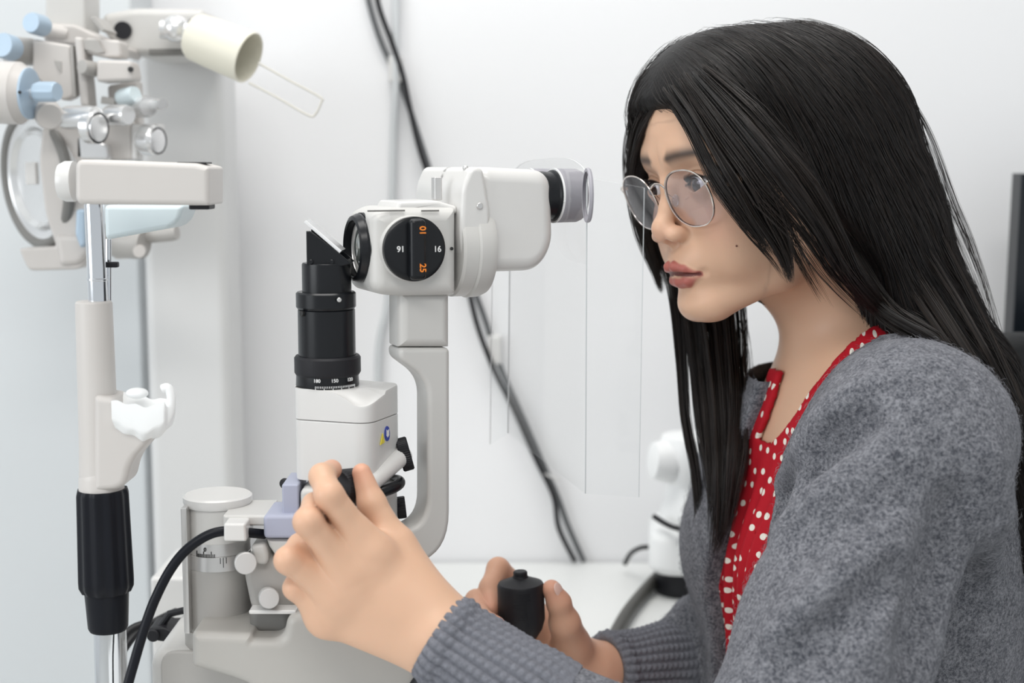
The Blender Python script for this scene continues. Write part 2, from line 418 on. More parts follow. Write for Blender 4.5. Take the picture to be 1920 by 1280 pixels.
# body of the microscope
def pl(pts, yl=0.0): return [L(a, b, yl) for a, b in pts]
b = MB()
pr = round_poly(pl([(693, 402), (722, 388), (852, 388), (852, 553), (735, 555), (693, 548)], .012), [.006, .004, .003, .003, .012, .010], 5)
b.prism(MF, pr, 0.004, 0.068, 0.010, 5)
body = part('microscope_body', b, M_CREAM2, slit)
b = MB(); b.prism(MF, round_poly(pl([(735, 392), (742, 377), (812, 375), (850, 386), (852, 400), (735, 400)], .02), .002), 0.012, 0.060, 0.003)
part('top_cover', b, M_WHITE, body)
b = MB(); b.box(MF, X(764) - X(694), .001, .0012, c=((X(764) + X(694)) / 2, .0052, L(730, 395, .005)[1])); b.box(MF, X(828) - X(795), .001, .0012, c=((X(828) + X(795)) / 2, .0052, L(810, 395, .005)[1]))
part('seam', b, M_DGREY, body)
# dial
dx, dz = L(779.5, 467, -0.006)
R = 60.5 * MPP(467, SY)
DM = MF @ Matrix.Translation((dx, 0, dz)) @ Matrix.Rotation(math.radians(90), 4, 'X')   # local z -> towards camera, local y -> up
b = MB(); b.lathe(DM, [(0, -.005), (R * 1.035, -.005), (R * 1.035, -.0025), (R * 1.01, -.0015), (R * 1.0, 0.0)], 64); part('dial_ring', b, M_CREAM2, body)
b = MB(); b.lathe(DM, [(0, -.002), (R, -.002), (R, .0042), (R - .0012, .0052), (R * .80, .0058), (0, .0062)], 72)
# raised grip bar across the dial
b.box(DM, R * .52, R * 1.88, .010, .0035, 4, c=(0, 0, .0085))
dial = part('magnification_dial', b, M_BLACK, body)
def dtext(s, px, py, rot, m, size, zl=.0138, name='numeral'):
    x, z = L(px, py, -0.012)
    TM = DM @ Matrix.Translation((x - dx, z - dz, zl)) @ Matrix.Rotation(math.radians(rot), 4, 'Z')
    part(name, MB().text(TM, s, size), m, dial, sharp=0)
sz = .0090
dtext('10', 792, 432, 90, M_INKO, sz * .72)
dtext('25', 791, 502, -90, M_INKO, sz * .72)
dtext('16', 756, 467, 180, M_INKW, sz * .66, .0066)
dtext('16', 825, 468, 0, M_INKW, sz * .66, .0066)
b = MB(); b.cyl(MF @ Matrix.Translation((*[0],) * 0 or (L(847, 466, .004)[0], .0045, L(847, 466, .004)[1])) @ Matrix.Rotation(math.radians(90), 4, 'X'), .0013, 0, .001, .0002, 16)
part('index_dot', b, M_INKK, body)
# objective ring: lathe about local x, at the left end
cy = .036
oz = L(690, 465, cy)[1]
OM = MF @ Matrix.Translation((X(692, 465, cy), cy, oz)) @ Matrix.Rotation(math.radians(-90), 4, 'Y')   # local z -> left
Ro = 66 * MPP(465, SY + .01)
b = MB(); b.lathe(OM, [(Ro * .95, -.004), (Ro * .95, .0), (Ro, .0005), (Ro, .0085)], 200, ribs=None)
b.lathe(OM, [(Ro, .0085), (Ro * .93, .0125), (Ro * .84, .0135), (Ro * .80, .0125), (Ro * .78, .007), (Ro * .78, -.002)], 96)
for k in range(150):                        # knurling
    a = 2 * math.pi * k / 150
    b.box(OM @ Matrix.Rotation(a, 4, 'Z') @ Matrix.Translation((Ro, 0, .0035)), .0012, .0007, .0058)
ring = part('objective_ring', b, M_BLACK, body)
b = MB(); b.lathe(OM, [(Ro * .79, .004), (Ro * .55, .0075), (Ro * .3, .009), (0, .0095)], 64); part('objective_lens', b, M_OBJGLASS, body)
b = MB(); b.lathe(OM, [(Ro * .79, .006), (Ro * .74, .0078), (Ro * .72, .0065)], 64); part('lens_retaining_ring', b, M_ALU, body)
# rotating flange at the right end
fz = L(870, 463, cy)[1]; Rf = 95 * MPP(463, SY + .05)
FM = MF @ Matrix.Translation((X(838, 463, cy), cy, fz)) @ Matrix.Rotation(math.radians(90), 4, 'Y')
x1 = X(902, 463, cy) - X(838, 463, cy)
b = MB(); b.lathe(FM, [(0, 0), (Rf * .93, 0), (Rf * .97, .002), (Rf * .97, x1 * .42), (Rf * .96, x1 * .44), (Rf * .97, x1 * .46), (Rf, x1 * .5), (Rf * .99, x1 * .8), (Rf * .94, x1 * .97), (Rf * .8, x1 * 1.05), (0, x1 * 1.05)], 80)
part('rotation_flange', b, M_CREAM2, slit)
b = MB(); q = L(819, 374, .03); b.box(MF, .006, .008, .017, .0008, c=(q[0], .03, q[1] + .008)); part('locking_pin', b, M_ALU, slit)
# binocular housings (near and far) and their rounded side plates
HO = .013
hp = [(890, 312), (1033, 319), (1037, 460), (1008, 507), (890, 511)]
pp = [(878, 312), (901, 314), (915, 400), (910, 480), (888, 514), (866, 508), (858, 440), (862, 350)]
hs = []
for off, tag_ in ((0.0, 'near'), (0.046, 'far')):
    b = MB(); b.prism(MF @ Matrix.Translation((0, off, 0)), round_poly(pl(hp, HO), [.010, .016, .020, .016, .010], 7), HO - .006, HO + .046, 0.011, 7)
    h = part('binocular_housing', b, M_WHITE, slit)
    b = MB(); b.prism(MF @ Matrix.Translation((0, off, 0)), round_poly(pl(pp, HO - .004), .006, 5), HO - .010, HO + .048, 0.0035, 4)
    part('side_plate', b, M_WHITE, h)
    if off == 0:
        b = MB(); q = L(899, 386, HO - .010); b.cyl(MF @ Matrix.Translation((q[0], HO - .0102, q[1])) @ Matrix.Rotation(math.radians(90), 4, 'X'), .0024, 0, .0012, .0004, 20)
        part('screw', b, M_ALU, h)
        b = MB(); q = L(887, 315, .0); b.ball(MF @ Matrix.Translation((q[0], .015, q[1])), .0022); part('stud', b, M_ALU, h)
    ez = L(1060, 367, .018)[1]; ey = .028 + off
    r0 = 47 * MPP(367, SY + .1)
    xa_, xb_, xc_, xd_ = X(1016, 367, .028), X(1038, 367, .028), X(1084, 367, .028), X(1095, 367, .028)
    EM = MF @ Matrix.Translation((xa_, ey, ez)) @ Matrix.Rotation(math.radians(90), 4, 'Y')
    b = MB(); b.lathe(EM, [(0, -.006), (r0 * .93, -.006), (r0 * .95, 0), (r0 * .93, .001), (r0 * .92, xb_ - xa_ - .003), (r0 * .99, xb_ - xa_ - .002), (r0 * .99, xb_ - xa_)], 64)
    e = part('eyepiece', b, M_BLACK, slit)
    w = xc_ - xb_; z0 = xb_ - xa_
    b = MB(); b.lathe(EM, [(r0 * .5, z0 - .001), (r0 * 1.02, z0), (r0 * 1.05, z0 + .002), (r0 * 1.04, z0 + w * .85), (r0 * .98, z0 + w), (r0 * .8, z0 + w * 1.0), (r0 * .6, z0 + w * .8), (0, z0 + w * .75)], 64)
    part('eyecup', b, M_EYECUP, e)
    b = MB(); b.lathe(EM, [(r0 * 1.0, z0 - .0006), (r0 * 1.065, z0 - .0006), (r0 * 1.065, z0 + .0006), (r0 * 1.0, z0 + .0006)], 64)
    part('index_line', b, M_INKW, e)
    if off == 0:
        TM = EM @ Matrix.Rotation(math.radians(-90), 4, 'Z')
        q = MF.inverted() @ Vector((0, 0, 0))
        tm = MF @ Matrix.Translation((X(1058, 375, .008), ey - r0 * 1.053, L(1058, 375, .008)[1])) @ Matrix.Rotation(math.radians(90), 4, 'X')
        part('numeral', MB().text(tm, '5', .0042), M_INKW, e, sharp=0)
# upright and C-shaped arm
ay = 0.034
AM = MF
pa = lambda pts, yl=.012: [L(x_, y_, yl) for x_, y_ in pts]
b = MB(); b.prism(AM, round_poly(pa([(751, 548), (847, 548), (847, 652), (751, 652)]), .001), .014, .044, .007, 5)
part('upright', b, M_CREAM2, slit)
arm = pa([(751, 653), (847, 653), (847, 1064), (640, 1064), (640, 998), (805, 998), (805, 714), (751, 674)])
b = MB(); b.prism(AM, round_poly(arm, [.004, .004, .046, .010, .006, .026, .014, .005], 10), .015, .043, .004, 4)
part('c_shaped_arm', b, M_CREAM2, slit)

# illumination tower, black optics
TYY = 1.035
def vlathe(px, prof_px, yy, n=64, ribs=None, M=None, mb=None):   # prof_px: (half width px, py) top to bottom at distance yy
    base = PY(px, prof_px[0][1], yy); b_ = mb or MB()
    fr = frame((base.x, yy, 0))
    prof = [(hw * MPP(py, yy), PY(px, py, yy).z) for hw, py in prof_px]
    b_.lathe(fr, prof, n, ribs=ribs); return b_
tower = None
b = vlathe(612, [(0, 492), (44, 492), (46, 495), (46, 548), (0, 548)], TYY)
tower = part('illumination_tube', b, M_BLACK, slit)
part('focus_collar', vlathe(611, [(0, 545), (53, 546), (56, 549), (56, 574), (53, 578), (0, 578)], TYY), M_BLACK, tower)
part('middle_barrel', vlathe(612, [(0, 577), (50, 577), (53.5, 580), (53.5, 668), (0, 668)], TYY), M_BLACK, tower)
part('aperture_ring', vlathe(614, [(0, 664), (59, 665), (62, 669), (62, 696), (59, 701), (56, 701), (0, 701)], TYY), M_BLACKM, tower)
part('scale_ring', vlathe(614, [(0, 698), (58, 698), (59, 720), (57, 724), (0, 724)], TYY), M_BLACK, tower)
cb = PY(614, 712, TYY); rs = 59.3 * MPP(712, TYY)
def on_ring(px):   # angle on the ring for a photo x
    return math.asin(max(-1, min(1, (px - 614) / 59.0))) + .13
for s, px in (('180', 595), ('150', 627), ('120', 655)):
    a = on_ring(px)
    TM = frame((cb.x, TYY, PY(614, 707, TYY).z + .0005)) @ Matrix.Rotation(a, 4, 'Z') @ Matrix.Translation((0, -rs - .0001, 0)) @ Matrix.Rotation(math.radians(90), 4, 'X')
    part('scale_numeral', MB().text(TM, s, .0036), M_INKW, tower, sharp=0)
b = MB()
for k in range(26):
    a = -0.25 + k * 0.055
    if a > 1.15: break
    hgt = .0026 if k % 5 == 0 else .0015
    b.box(frame((cb.x, TYY, PY(614, 715.5, TYY).z - hgt / 2)) @ Matrix.Rotation(a, 4, 'Z') @ Matrix.Translation((0, -rs - .0001, 0)), .0004, .0004, hgt)
part('scale_ticks', b, M_INKW, tower)
b = MB(); q = PY(636, 562, TYY - .0215); b.cyl(align((q.x, q.y, q.z), (.4, -1, 0)), .0016, -.001, .0008, .0003, 16); part('set_screw', b, M_ALU, tower)
b = MB(); q = PY(565, 588, TYY - .016); b.cyl(align((q.x, q.y, q.z), (-.8, -.9, 0)), .002, -.002, .0004, .0003, 16); part('pin_hole', b, M_INKK, tower)
# mirror head: wedge cheeks with a slanted glass plate
b = MB(); WM = frame((0, TYY, 0), 0)
def wp(px, py, y=TYY - .014): v = PY(px, py, y); return (v.x, v.z)
wz = [wp(574, 433), wp(581, 433), wp(640, 478), wp(657, 494), wp(640, 499), wp(575, 497)]
for y0 in (-.014, .011):
    b.prism(WM, wz, y0, y0 + .003, .0004, 1)
b.prism(WM, [wp(574, 488), wp(650, 488), wp(655, 497), wp(574, 497)], -.011, .011, .0005, 1)
mh = part('mirror_holder', b, M_BLACK, tower)
b = MB(); b.prism(WM, [wp(569, 417), wp(573, 413), wp(640, 470), wp(636, 475)], -.0125, .0125, .0003, 1)
part('slanted_mirror', b, mat('mirror_painted_white', (0.86, 0.86, 0.87), 0.12, coat=.6, noise=(5, .01)), tower)  # bright reflection put into the colour as plain white
b = MB()
for px, py in ((583, 491), (622, 491)):
    q = PY(px, py, TYY - .0148); b.cyl(align(q, (0, -1, 0)), .0017, -.001, .0008, .0003, 16)
part('screws', b, M_BLACK, mh)

# white lamp housing
HYC = 1.035
HM = frame((PY(645, 800, HYC).x, HYC, 0), -19)
def HL(px, py, yl): return LP(HM, px, py, yl)
hw, hd = .0315, .0275
xl_, xr_ = HL(547, 800, -hd)[0], HL(692, 800, -hd)[0]
foot = round_poly([(xl_, -hd), (xr_, -hd), (xr_ + .0015, hd), (xl_, hd)], [.010, .013, .010, .010], 8)
# footprint rectangle; the right face continues away from the camera
zseam = HL(620, 790, -hd)[1]; zbot = HL(620, 905, -hd)[1]
b = MB(); b.prism(HM, foot, zbot, zseam - .0003, .0012, 2, axis='Z')
house = part('lamp_housing', b, M_WHITE, slit)
fp = []
for i in range(len(foot)):
    p, q = Vector(foot[i]), Vector(foot[(i + 1) % len(foot)]); nn = max(1, int((q - p).length / .002))
    fp += [p.lerp(q, k / nn) for k in range(nn)]
ztop = HL(570, 728, -hd)[1]; cxh = 0.0
cc = HM.inverted() @ Vector((cb.x, TYY, 0))
rin = 62 * MPP(722, TYY); zin = PY(614, 722, TYY).z
vs = []; fs = []; n_ = len(fp); NR = 8
def edge_z(p):
    s_ = (p.x - xl_) / (xr_ - xl_)
    dip = math.exp(-((s_ - 0.95) / .28) ** 2) * .011 * (1 if p.y < 0 else .5) * (1 - max(0, (p.y + hd) / (2 * hd)) ** .7)
    return ztop - .0015 * s_ - dip
for r_ in range(NR + 3):
    for p in fp:
        if r_ == 0: z = zseam + .0002; q = p
        elif r_ == 1: z = edge_z(p) - .0015; q = p
        else:
            t_ = (r_ - 2) / NR
            ang = math.atan2(p.y - cc.y, p.x - cc.x); ic = Vector((cc.x + rin * math.cos(ang), cc.y + rin * math.sin(ang)))
            q = p.lerp(ic, t_ * .97 + .02) if r_ > 1 else p
            e = t_ * t_ * (3 - 2 * t_)
            z = edge_z(p) * (1 - e) + zin * e
        vs.append(HM @ Vector((q.x, q.y, z)))
for r_ in range(NR + 2):
    for k in range(n_):
        k2 = (k + 1) % n_; fs.append((r_ * n_ + k, r_ * n_ + k2, (r_ + 1) * n_ + k2, (r_ + 1) * n_ + k))
fs.append(tuple(range(n_ - 1, -1, -1))); fs.append(tuple((NR + 2) * n_ + k for k in range(n_)))
b = MB(); b.add(vs, fs); part('housing_cap', b, M_WHITE, house, sharp=50)
# labels on the right face
def rface(px, py):   # point on the right face plane local x = xr_
    o = HM.inverted() @ Vector((0, 0, CAM_Z)); d = HM.inverted().to_3x3() @ ray(px, py); k = (xr_ + .0012 - o.x) / d.x
    return o + d * k
def face_poly(name, pts, m, off=.0003, parent=house):
    vs = [HM @ (rface(*p) + Vector((off, 0, 0))) for p in pts]; c_ = len(vs)
    vs2 = [v + (HM.to_3x3() @ Vector((-.0006, 0, 0))) for v in vs]
    fs = [tuple(range(c_)), tuple(range(2 * c_ - 1, c_ - 1, -1))] + [(k, (k + 1) % c_, c_ + (k + 1) % c_, c_ + k) for k in range(c_)]
    return part(name, MB().add(vs + vs2, fs), m, parent)
face_poly('warning_triangle', [(717.5, 812), (721, 829), (713, 834)], M_YEL)
ov = [(726 + 4.6 * math.cos(a * math.pi / 10), 812.5 + 14 * math.sin(a * math.pi / 10)) for a in range(20)]
face_poly('round_instruction_label', ov, M_BLUE)
face_poly('read_manual_mark', [(724, 805), (726, 808), (728.5, 804), (728.5, 815), (726, 820), (724, 817)], M_INKW, .0006)
# slanting tube with knurled knob, lower knob, black ring
def knob(px, py, yy, r, w, axis, m, name, parent, ribs=None, n=96):
    q = PY(px, py, yy); b_ = MB(); A = align(q, axis)
    b_.lathe(A, [(0, -w / 2), (r * .93, -w / 2), (r, -w / 2 + w * .12), (r, w / 2 - w * .12), (r * .93, w / 2), (0, w / 2)], n, ribs=ribs)
    return part(name, b_, m, parent)
k1 = PY(757, 851, 1.045); k0 = PY(690, 912, 1.0)
b = MB(); b.tube([k0, k0.lerp(k1, .5), k1], [.0062, .0066, .0072], 24); part('slit_width_shaft', b, M_WHITE, slit)
knob(759, 851, 1.047, 32 * MPP(851, 1.047), .0085, (.93, .12, .25), M_BLACKM, 'slit_width_knob', slit, ribs=(48, .035))
knob(752, 951, 1.055, 21 * MPP(951, 1.055), .007, (.95, .1, .1), M_BLACKM, 'lower_slit_knob', slit, ribs=(40, .04))
rc = PY(690, 915, 1.03)
b = MB(); b.tube([rc + Vector((math.cos(a) * .0235, math.sin(a) * .0235, 0.004 * math.cos(a))) for a in [2 * math.pi * k / 40 for k in range(40)]], .0042, 14, closed=True)
part('black_grip_ring', b, M_BLACK, slit)
b = vlathe(700, [(0, 895), (40, 896), (44, 905), (44, 1075), (0, 1078)], 1.045); part('lower_housing', b, M_CREAM2, slit)
b = vlathe(690, [(0, 905), (52, 905), (54, 912), (54, 925), (0, 925)], 1.03); part('housing_socket', b, M_WHITE, slit)
# knob pinched by her fingers
kq = PY(652, 914, 0.975)
kax = Vector((-.62, -.78, .10))
b = MB(); A = align(kq, kax); rk = 36 * MPP(914, .975)
b.lathe(A, [(0, -.009), (rk * .9, -.009), (rk, -.007), (rk, .006), (rk * .9, .009), (rk * .3, .0095), (0, .0095)], 80, ribs=(36, .03))
part('centring_knob', b, M_BLACKM, slit)
b = MB(); b.tube([kq, kq - kax * .022], .006, 16); part('knob_spindle', b, M_ALU, slit)
# grey lower body and lavender block
lyo = 1.035
def vbox(name, px0, px1, py0, py1, y0, y1, m, parent, bev=.002, skew=None):
    p0, p1 = PY(px0, py0, y0), PY(px1, py1, y0)
    b_ = MB(); b_.box(I4, abs(p1.x - p0.x), y1 - y0, abs(p0.z - p1.z), bev, 3, c=((p0.x + p1.x) / 2, (y0 + y1) / 2, (p0.z + p1.z) / 2))
    return part(name, b_, m, parent)
vbox('tilt_block', 562, 700, 917, 1075, 1.005, 1.055, M_CREAM2, slit, .004)
vbox('lavender_cover_plate', 528, 561, 908, 980, 1.008, 1.05, M_LAV, slit, .0015)
b = MB(); q = PY(534, 906, 1.04); b.ball(frame(q), .004); part('stop_pin', b, M_BLACKM, slit)
vbox('lavender_end_block', 493, 562, 966, 1010, 1.000, 1.045, M_LAV, slit, .003)
yb = 1.004
b = MB(); b.prism(frame((0, yb, 0)), [tuple(PY(a, c, yb).xz) for a, c in ((498, 1010), (565, 1012), (565, 1075), (545, 1075), (520, 1050), (503, 1025))], 0, .04, .004)
part('lower_bracket', b, M_CREAM2, slit)

# round pivot post with cap, scale ring and knobs
py_ = 1.045
part('post_cap', vlathe(408, [(0, 925), (60, 925), (64, 928), (64, 938), (61, 944), (50, 944), (0, 944)], py_, 80), M_WHITE, slit)
post = part('pivot_post', vlathe(410, [(0, 940), (57, 940), (57.5, 1006), (57.5, 1012), (0, 1012)], py_, 80), M_CREAM2, slit)
part('angle_scale_ring', vlathe(410, [(0, 1006), (58.8, 1006), (59.2, 1028), (58, 1029), (59.2, 1030), (60, 1056), (0, 1056)], py_, 80), M_ALU, post)
part('post_sleeve', vlathe(410, [(0, 1052), (58.5, 1052), (58.8, 1054), (58.8, 1176), (57, 1178), (0, 1178)], py_, 80), M_GREY, post)
rp = 59.4 * MPP(1030, py_); pc = PY(410, 1030, py_)
b = MB()
for k in range(22):
    a = (-.72 + .05 * k if k < 13 else (0, .05, .14, .23)[min(3, k - 13)]) + .2
    up = k < 13
    hgt = (.0045 if k % 5 == 0 else .0024)
    z = PY(410, 1029, py_).z + (hgt / 2 if up else -hgt / 2)
    if not up and k not in (14, 15, 16): continue
    if not up: hgt = .0075 if k == 15 else .0045; z = PY(410, 1030, py_).z - hgt / 2
    b.box(frame((pc.x, py_, z)) @ Matrix.Rotation(a, 4, 'Z') @ Matrix.Translation((0, -rp, 0)), .0005, .0006, hgt)
b.text(frame((pc.x, py_, PY(410, 1017, py_).z + .0008)) @ Matrix.Rotation(-.22, 4, 'Z') @ Matrix.Translation((0, -rp - .0001, 0)) @ Matrix.Rotation(math.radians(90), 4, 'X'), '0', .0042)
part('scale_markings', b, M_INKK, post)
b = MB(); b.lathe(frame((pc.x, py_, PY(410, 1178, py_).z)), [(rp * .98, -.0006), (rp * .998, -.0006), (rp * .998, .0004), (rp * .98, .0004)], 64); part('shadow_gap', b, M_INKK, post)
# slim guard strip on the left of the post
p0, p1 = PY(344, 946, 1.03), PY(354, 1180, 1.03)
b = MB(); b.box(I4, .0045, .03, p0.z - p1.z, .001, 2, c=(p0.x + .0022, 1.035, (p0.z + p1.z) / 2)); part('guard_strip', b, M_ALU, slit)
# arm from the post to the tower, cable clip
b = MB(); b.prism(frame((0, 1.005, 0)), round_poly([tuple(PY(a, c, 1.005).xz) for a, c in ((418, 966), (500, 966), (500, 986), (418, 986))], .001), 0, .05, .002); part('upper_arm', b, M_CREAM2, slit)
b = MB(); b.prism(frame((0, 1.0, 0)), round_poly([tuple(PY(a, c, .99).xz) for a, c in ((420, 980), (461, 980), (463, 1014), (420, 1014))], .002), -.012, .018, .002); part('cable_clip', b, M_WHITE, slit)
b = MB(); b.prism(frame((0, 1.01, 0)), round_poly([tuple(PY(a, c, 1.01).xz) for a, c in ((470, 1030), (500, 1022), (512, 1050), (560, 1052), (560, 1146), (470, 1146), (455, 1075))], .006), 0, .06, .006); part('pivot_bracket', b, M_GREY, slit)
b = MB(); b.prism(frame((0, 1.003, 0)), round_poly([tuple(PY(a, c, 1.003).xz) for a, c in ((468, 1022), (497, 1019), (504, 1045), (500, 1060), (478, 1058))], .004), 0, .03, .003); part('clamp_lug', b, M_CREAM2, slit)
for px, py, r in ((461, 1056, 21), (505, 1122, 19.5)):
    q = PY(px, py, .985); b = MB(); A = align(q, (.24, -1, .21)); rr = r * MPP(py, .985)
    b.lathe(A, [(0, -.022), (rr * .9, -.022), (rr * .97, -.012), (rr, -.002), (rr * .97, 0), (rr * .9, .0006), (0, .0008)], 56)
    part('clamp_knob', b, M_KNOB, slit)
# base casting
by = .985
B1 = [(358, 1186), (470, 1190), (474, 1200), (530, 1200), (538, 1152), (800, 1152), (812, 1290), (822, 1460), (520, 1460), (480, 1290), (420, 1268), (358, 1252)]
b = MB(); b.prism(frame((0, by, 0)), round_poly([tuple(PY(a, c, by).xz) for a, c in B1], [.004, .002, .01, .01, .008, .012, .004, .004, .004, .01, .01, .004], 6), 0, .11, .007, 5)
part('base_casting', b, M_CAST, slit)
q0, q1 = PY(462, 1143, 1.0), PY(548, 1196, 1.0)
b = MB(); b.box(I4, q1.x - q0.x, .05, q0.z - q1.z, .008, 5, c=((q0.x + q1.x) / 2, 1.030, (q0.z + q1.z) / 2)); part('dark_gear_cover', b, M_DGREY, slit)
b = MB(); b.box(I4, .034, .014, .003, .001, c=((q0.x + q1.x) / 2 + .004, .998, q0.z + .001)); part('white_lip', b, M_WHITE, slit)
b = vlathe(410, [(0, 1172), (60, 1172), (62, 1182), (62, 1262), (0, 1262)], py_, 64); part('post_foot', b, M_CAST, slit)
# travelling base (left wing) reaching the desk
b = MB(); zt_ = PY(300, 1212, 1.02).z
w0, w1 = PY(277, 1212, 1.02), PY(820, 1212, 1.02)
b.box(I4, w1.x - w0.x, .16, zt_ - TZ - .002, .012, 5, c=((w0.x + w1.x) / 2, 1.10, (zt_ + TZ) / 2 - .006 + .003)); tb = part('travelling_base', b, M_CREAM2, slit)
p0, p1 = PY(300, 1222, 1.018), PY(520, 1300, 1.018)
b = MB(); b.prism(frame((0, 1.018, 0)), round_poly([(p0.x, p0.z), (p1.x, p0.z), (p1.x, p1.z - .03), (p0.x, p1.z - .03)], .012), 0, .006, .0015); part('front_panel', b, M_GREY, tb)
# black cable
b = MB(); b.tube(spline([PY(496, 1001, 1.01), PY(462, 998, 1.0), PY(425, 995, .995), PY(390, 1003, .99), PY(350, 1030, .985), PY(318, 1070, .98), PY(290, 1125, .975), PY(270, 1180, .97), PY(252, 1240, .965), PY(236, 1300, .96), PY(225, 1370, .97), PY(228, 1450, .99)], 8), 9.3 * MPP(1000, 1.0), 18)
part('power_cable', b, M_RUBBER, slit)
b = MB(); b.tube(spline([PY(772, 1305, .985), PY(792, 1275, .985), PY(812, 1250, .99), PY(825, 1230, 1.0)], 6), .0065, 14); part('brake_lever', b, M_BLACKM, slit)
# joystick in her far hand
jy = 1.12
jc = PY(976, 1090, jy); JM = align(jc, (-.03, .0, 1))
rj = 44 * MPP(1100, jy)
def jz(py): return PY(976, py, jy).z - jc.z
b = MB(); b.lathe(JM, [(0, jz(1079)), (rj * .32, jz(1079)), (rj * .34, jz(1082)), (rj * .94, jz(1092)), (rj * 1.0, jz(1097)), (rj * 1.0, jz(1160)), (rj * .93, jz(1170)), (rj * .88, jz(1178)), (rj * .62, jz(1195)), (0, jz(1196))], 64)
joy = part('joystick', b, M_BLACKM, slit)
b = MB(); b.lathe(JM, [(0, jz(1079)), (rj * .30, jz(1079)), (rj * .30, jz(1072)), (rj * .26, jz(1070)), (0, jz(1070))], 32); part('joystick_button', b, M_BLACKM, joy)
b = MB()
for k in range(17):
    z = jz(1100) + (jz(1150) - jz(1100)) * k / 16
    b.tube([JM @ Vector((rj * 1.003 * math.cos(a), rj * 1.003 * math.sin(a), z)) for a in [math.radians(-100 + 4 * i + (k > 5) * -8) for i in range(9)]], .00032, 6)
part('grip_ribs', b, M_BLACKM, joy)
b = MB(); b.tube([JM @ Vector((0, 0, jz(1190))), JM @ Vector((0, 0, jz(1190) - .05)), JM @ Vector((.002, 0, TZ + .01 - jc.z))], [rj * .42, rj * .40, rj * .55], 24); part('joystick_stem', b, M_BLACKM, joy)
b = MB(); b.box(I4, .12, .12, .03, .006, c=(jc.x - .01, jy, TZ + .017)); part('joystick_plate', b, M_CREAM, slit)
# clear breath shield hanging from the eyepieces
def wall_sheet(A, Bp, Cp, Dp, name, th=.0012):
    pass
SA = [PY(1100, 322, 1.035), PY(1097, 925, 1.035)]; SB = [PY(1208, 352, .985), PY(1198, 932, .985)]
SF = [PY(958, 330, 1.215), PY(953, 812, 1.215)]; SG = [PY(925, 345, 1.245), PY(919, 833, 1.245)]
def sheet(name, c4, top=None, th=.00035):
    a, b2, c2, d = [Vector(v) for v in c4]          # a top-left, b top-right, c bottom-right, d bottom-left
    n = (b2 - a).cross(d - a).normalized() * th
    N = 14; top_v = []
    for k in range(N + 1):
        s = k / N; v = a.lerp(b2, s) + Vector((0, 0, (top or 0) * (1 - (2 * s - 1) ** 4)))
        top_v.append(v)
    poly = top_v + [c2, d]; m = len(poly)
    vs = [v + n for v in poly] + [v - n for v in poly]
    fs = [tuple(range(m)), tuple(range(2 * m - 1, m - 1, -1))]; mi = [0, 0]
    b_ = MB(); b_.add(vs, fs, 0); b_.add(vs, [(k, (k + 1) % m, m + (k + 1) % m, m + k) for k in range(m) if k != m - 2], 1); b_.add(vs, [(m - 2, m - 1, 2 * m - 1, 2 * m - 2)], 0)
    return part(name, b_, [M_CLEAR, M_EDGE], slit)
sheet('breath_shield', [SF[0], SA[0], SA[1], SF[1]], .012)
sheet('shield_flange', [SA[0] + Vector((.0005, 0, -.004)), SB[0], SB[1], SA[1] + Vector((.0005, 0, 0))], 0)
sheet('shield_flange', [SG[0], SF[0] + Vector((-.0005, 0, -.004)), SF[1] + Vector((-.0005, 0, 0)), SG[1]], 0)
q = PY(1101, 366, 1.02); b = MB(); b.lathe(align(q, (1, .1, 0)), [(.0168, -.001), (.0192, -.001), (.0196, .0006), (.0190, .0018), (.0168, .0018)], 64)
part('grey_ring_by_shield', b, M_EYECUP, slit)  # grey ring standing at the shield edge, next to the near eyepiece
# ------------------------------------------------------------------ head and chin rest on the left
cy_ = 1.0
def cyl_px(name, px, py0, py1, hw, m, parent, yy=cy_, px2=None, n=48, ribs=None, hw2=None, taper=None):
    a, c = PY(px, py0, yy), PY(px2 if px2 is not None else px, py1, yy)
    r0 = hw * MPP(py0, yy); r1 = (hw2 if hw2 is not None else hw) * MPP(py1, yy)
    A = align(c, a - c); h = (a - c).length
    b_ = MB(); prof = [(0, 0), (r1 * .96, 0), (r1, r1 * .05), (r0, h - r0 * .05), (r0 * .96, h), (0, h)]
    b_.lathe(A, prof, n, ribs=ribs); return part(name, b_, m, parent)
rest = thing('chin_rest', 'patient chin and forehead rest on a chrome post with black ribbed grip', 'chin rest', Vector((PY(208, 1280, cy_).x, cy_, TZ)))
xa0 = PY(140, 340, .965)
b = MB(); pts = [tuple(PY(a, c, .965).xz) for a, c in ((140, 298), (365, 306), (392, 313), (392, 385), (365, 385), (140, 383))]
b.prism(frame((0, .965, 0)), round_poly(pts, [.006, .002, .002, .002, .002, .006]), 0, .05, .004, 4)
band = part('forehead_bar', b, M_CREAM, rest)
b = MB(); b.box(I4, .020, .018, .0012, c=(PY(362, 308, .98).x, .985, PY(362, 306, .965).z + .0002)); part('cord_slot', b, M_INKK, band)
b = MB(); b.box(I4, .014, .02, .004, .001, c=(PY(376, 388, .98).x, .985, PY(376, 387, .98).z)); part('bar_latch', b, M_BLACKM, band)
b = MB(); b.lathe(align(PY(140, 340, .99), (-1, 0, 0)), [(0, 0), (.014, 0), (.014, .006), (.012, .010), (0, .011)], 32); part('end_knob', b, M_WHITE, band)
b = MB(); b.prism(frame((0, 1.06, 0)), round_poly([tuple(PY(a, c, 1.06).xz) for a, c in ((194, 384), (345, 384), (335, 415), (318, 428), (196, 450))], .004), 0, .05, .004)
part('forehead_pad', b, M_PALEBLUE, rest)
cyl_px('chrome_rod', 176, 380, 566, 18, M_CHROME, rest, px2=184)
b = MB(); 
cyl_px('rod_joint', 182, 521, 526, 19.5, M_CHROME, rest, px2=182)
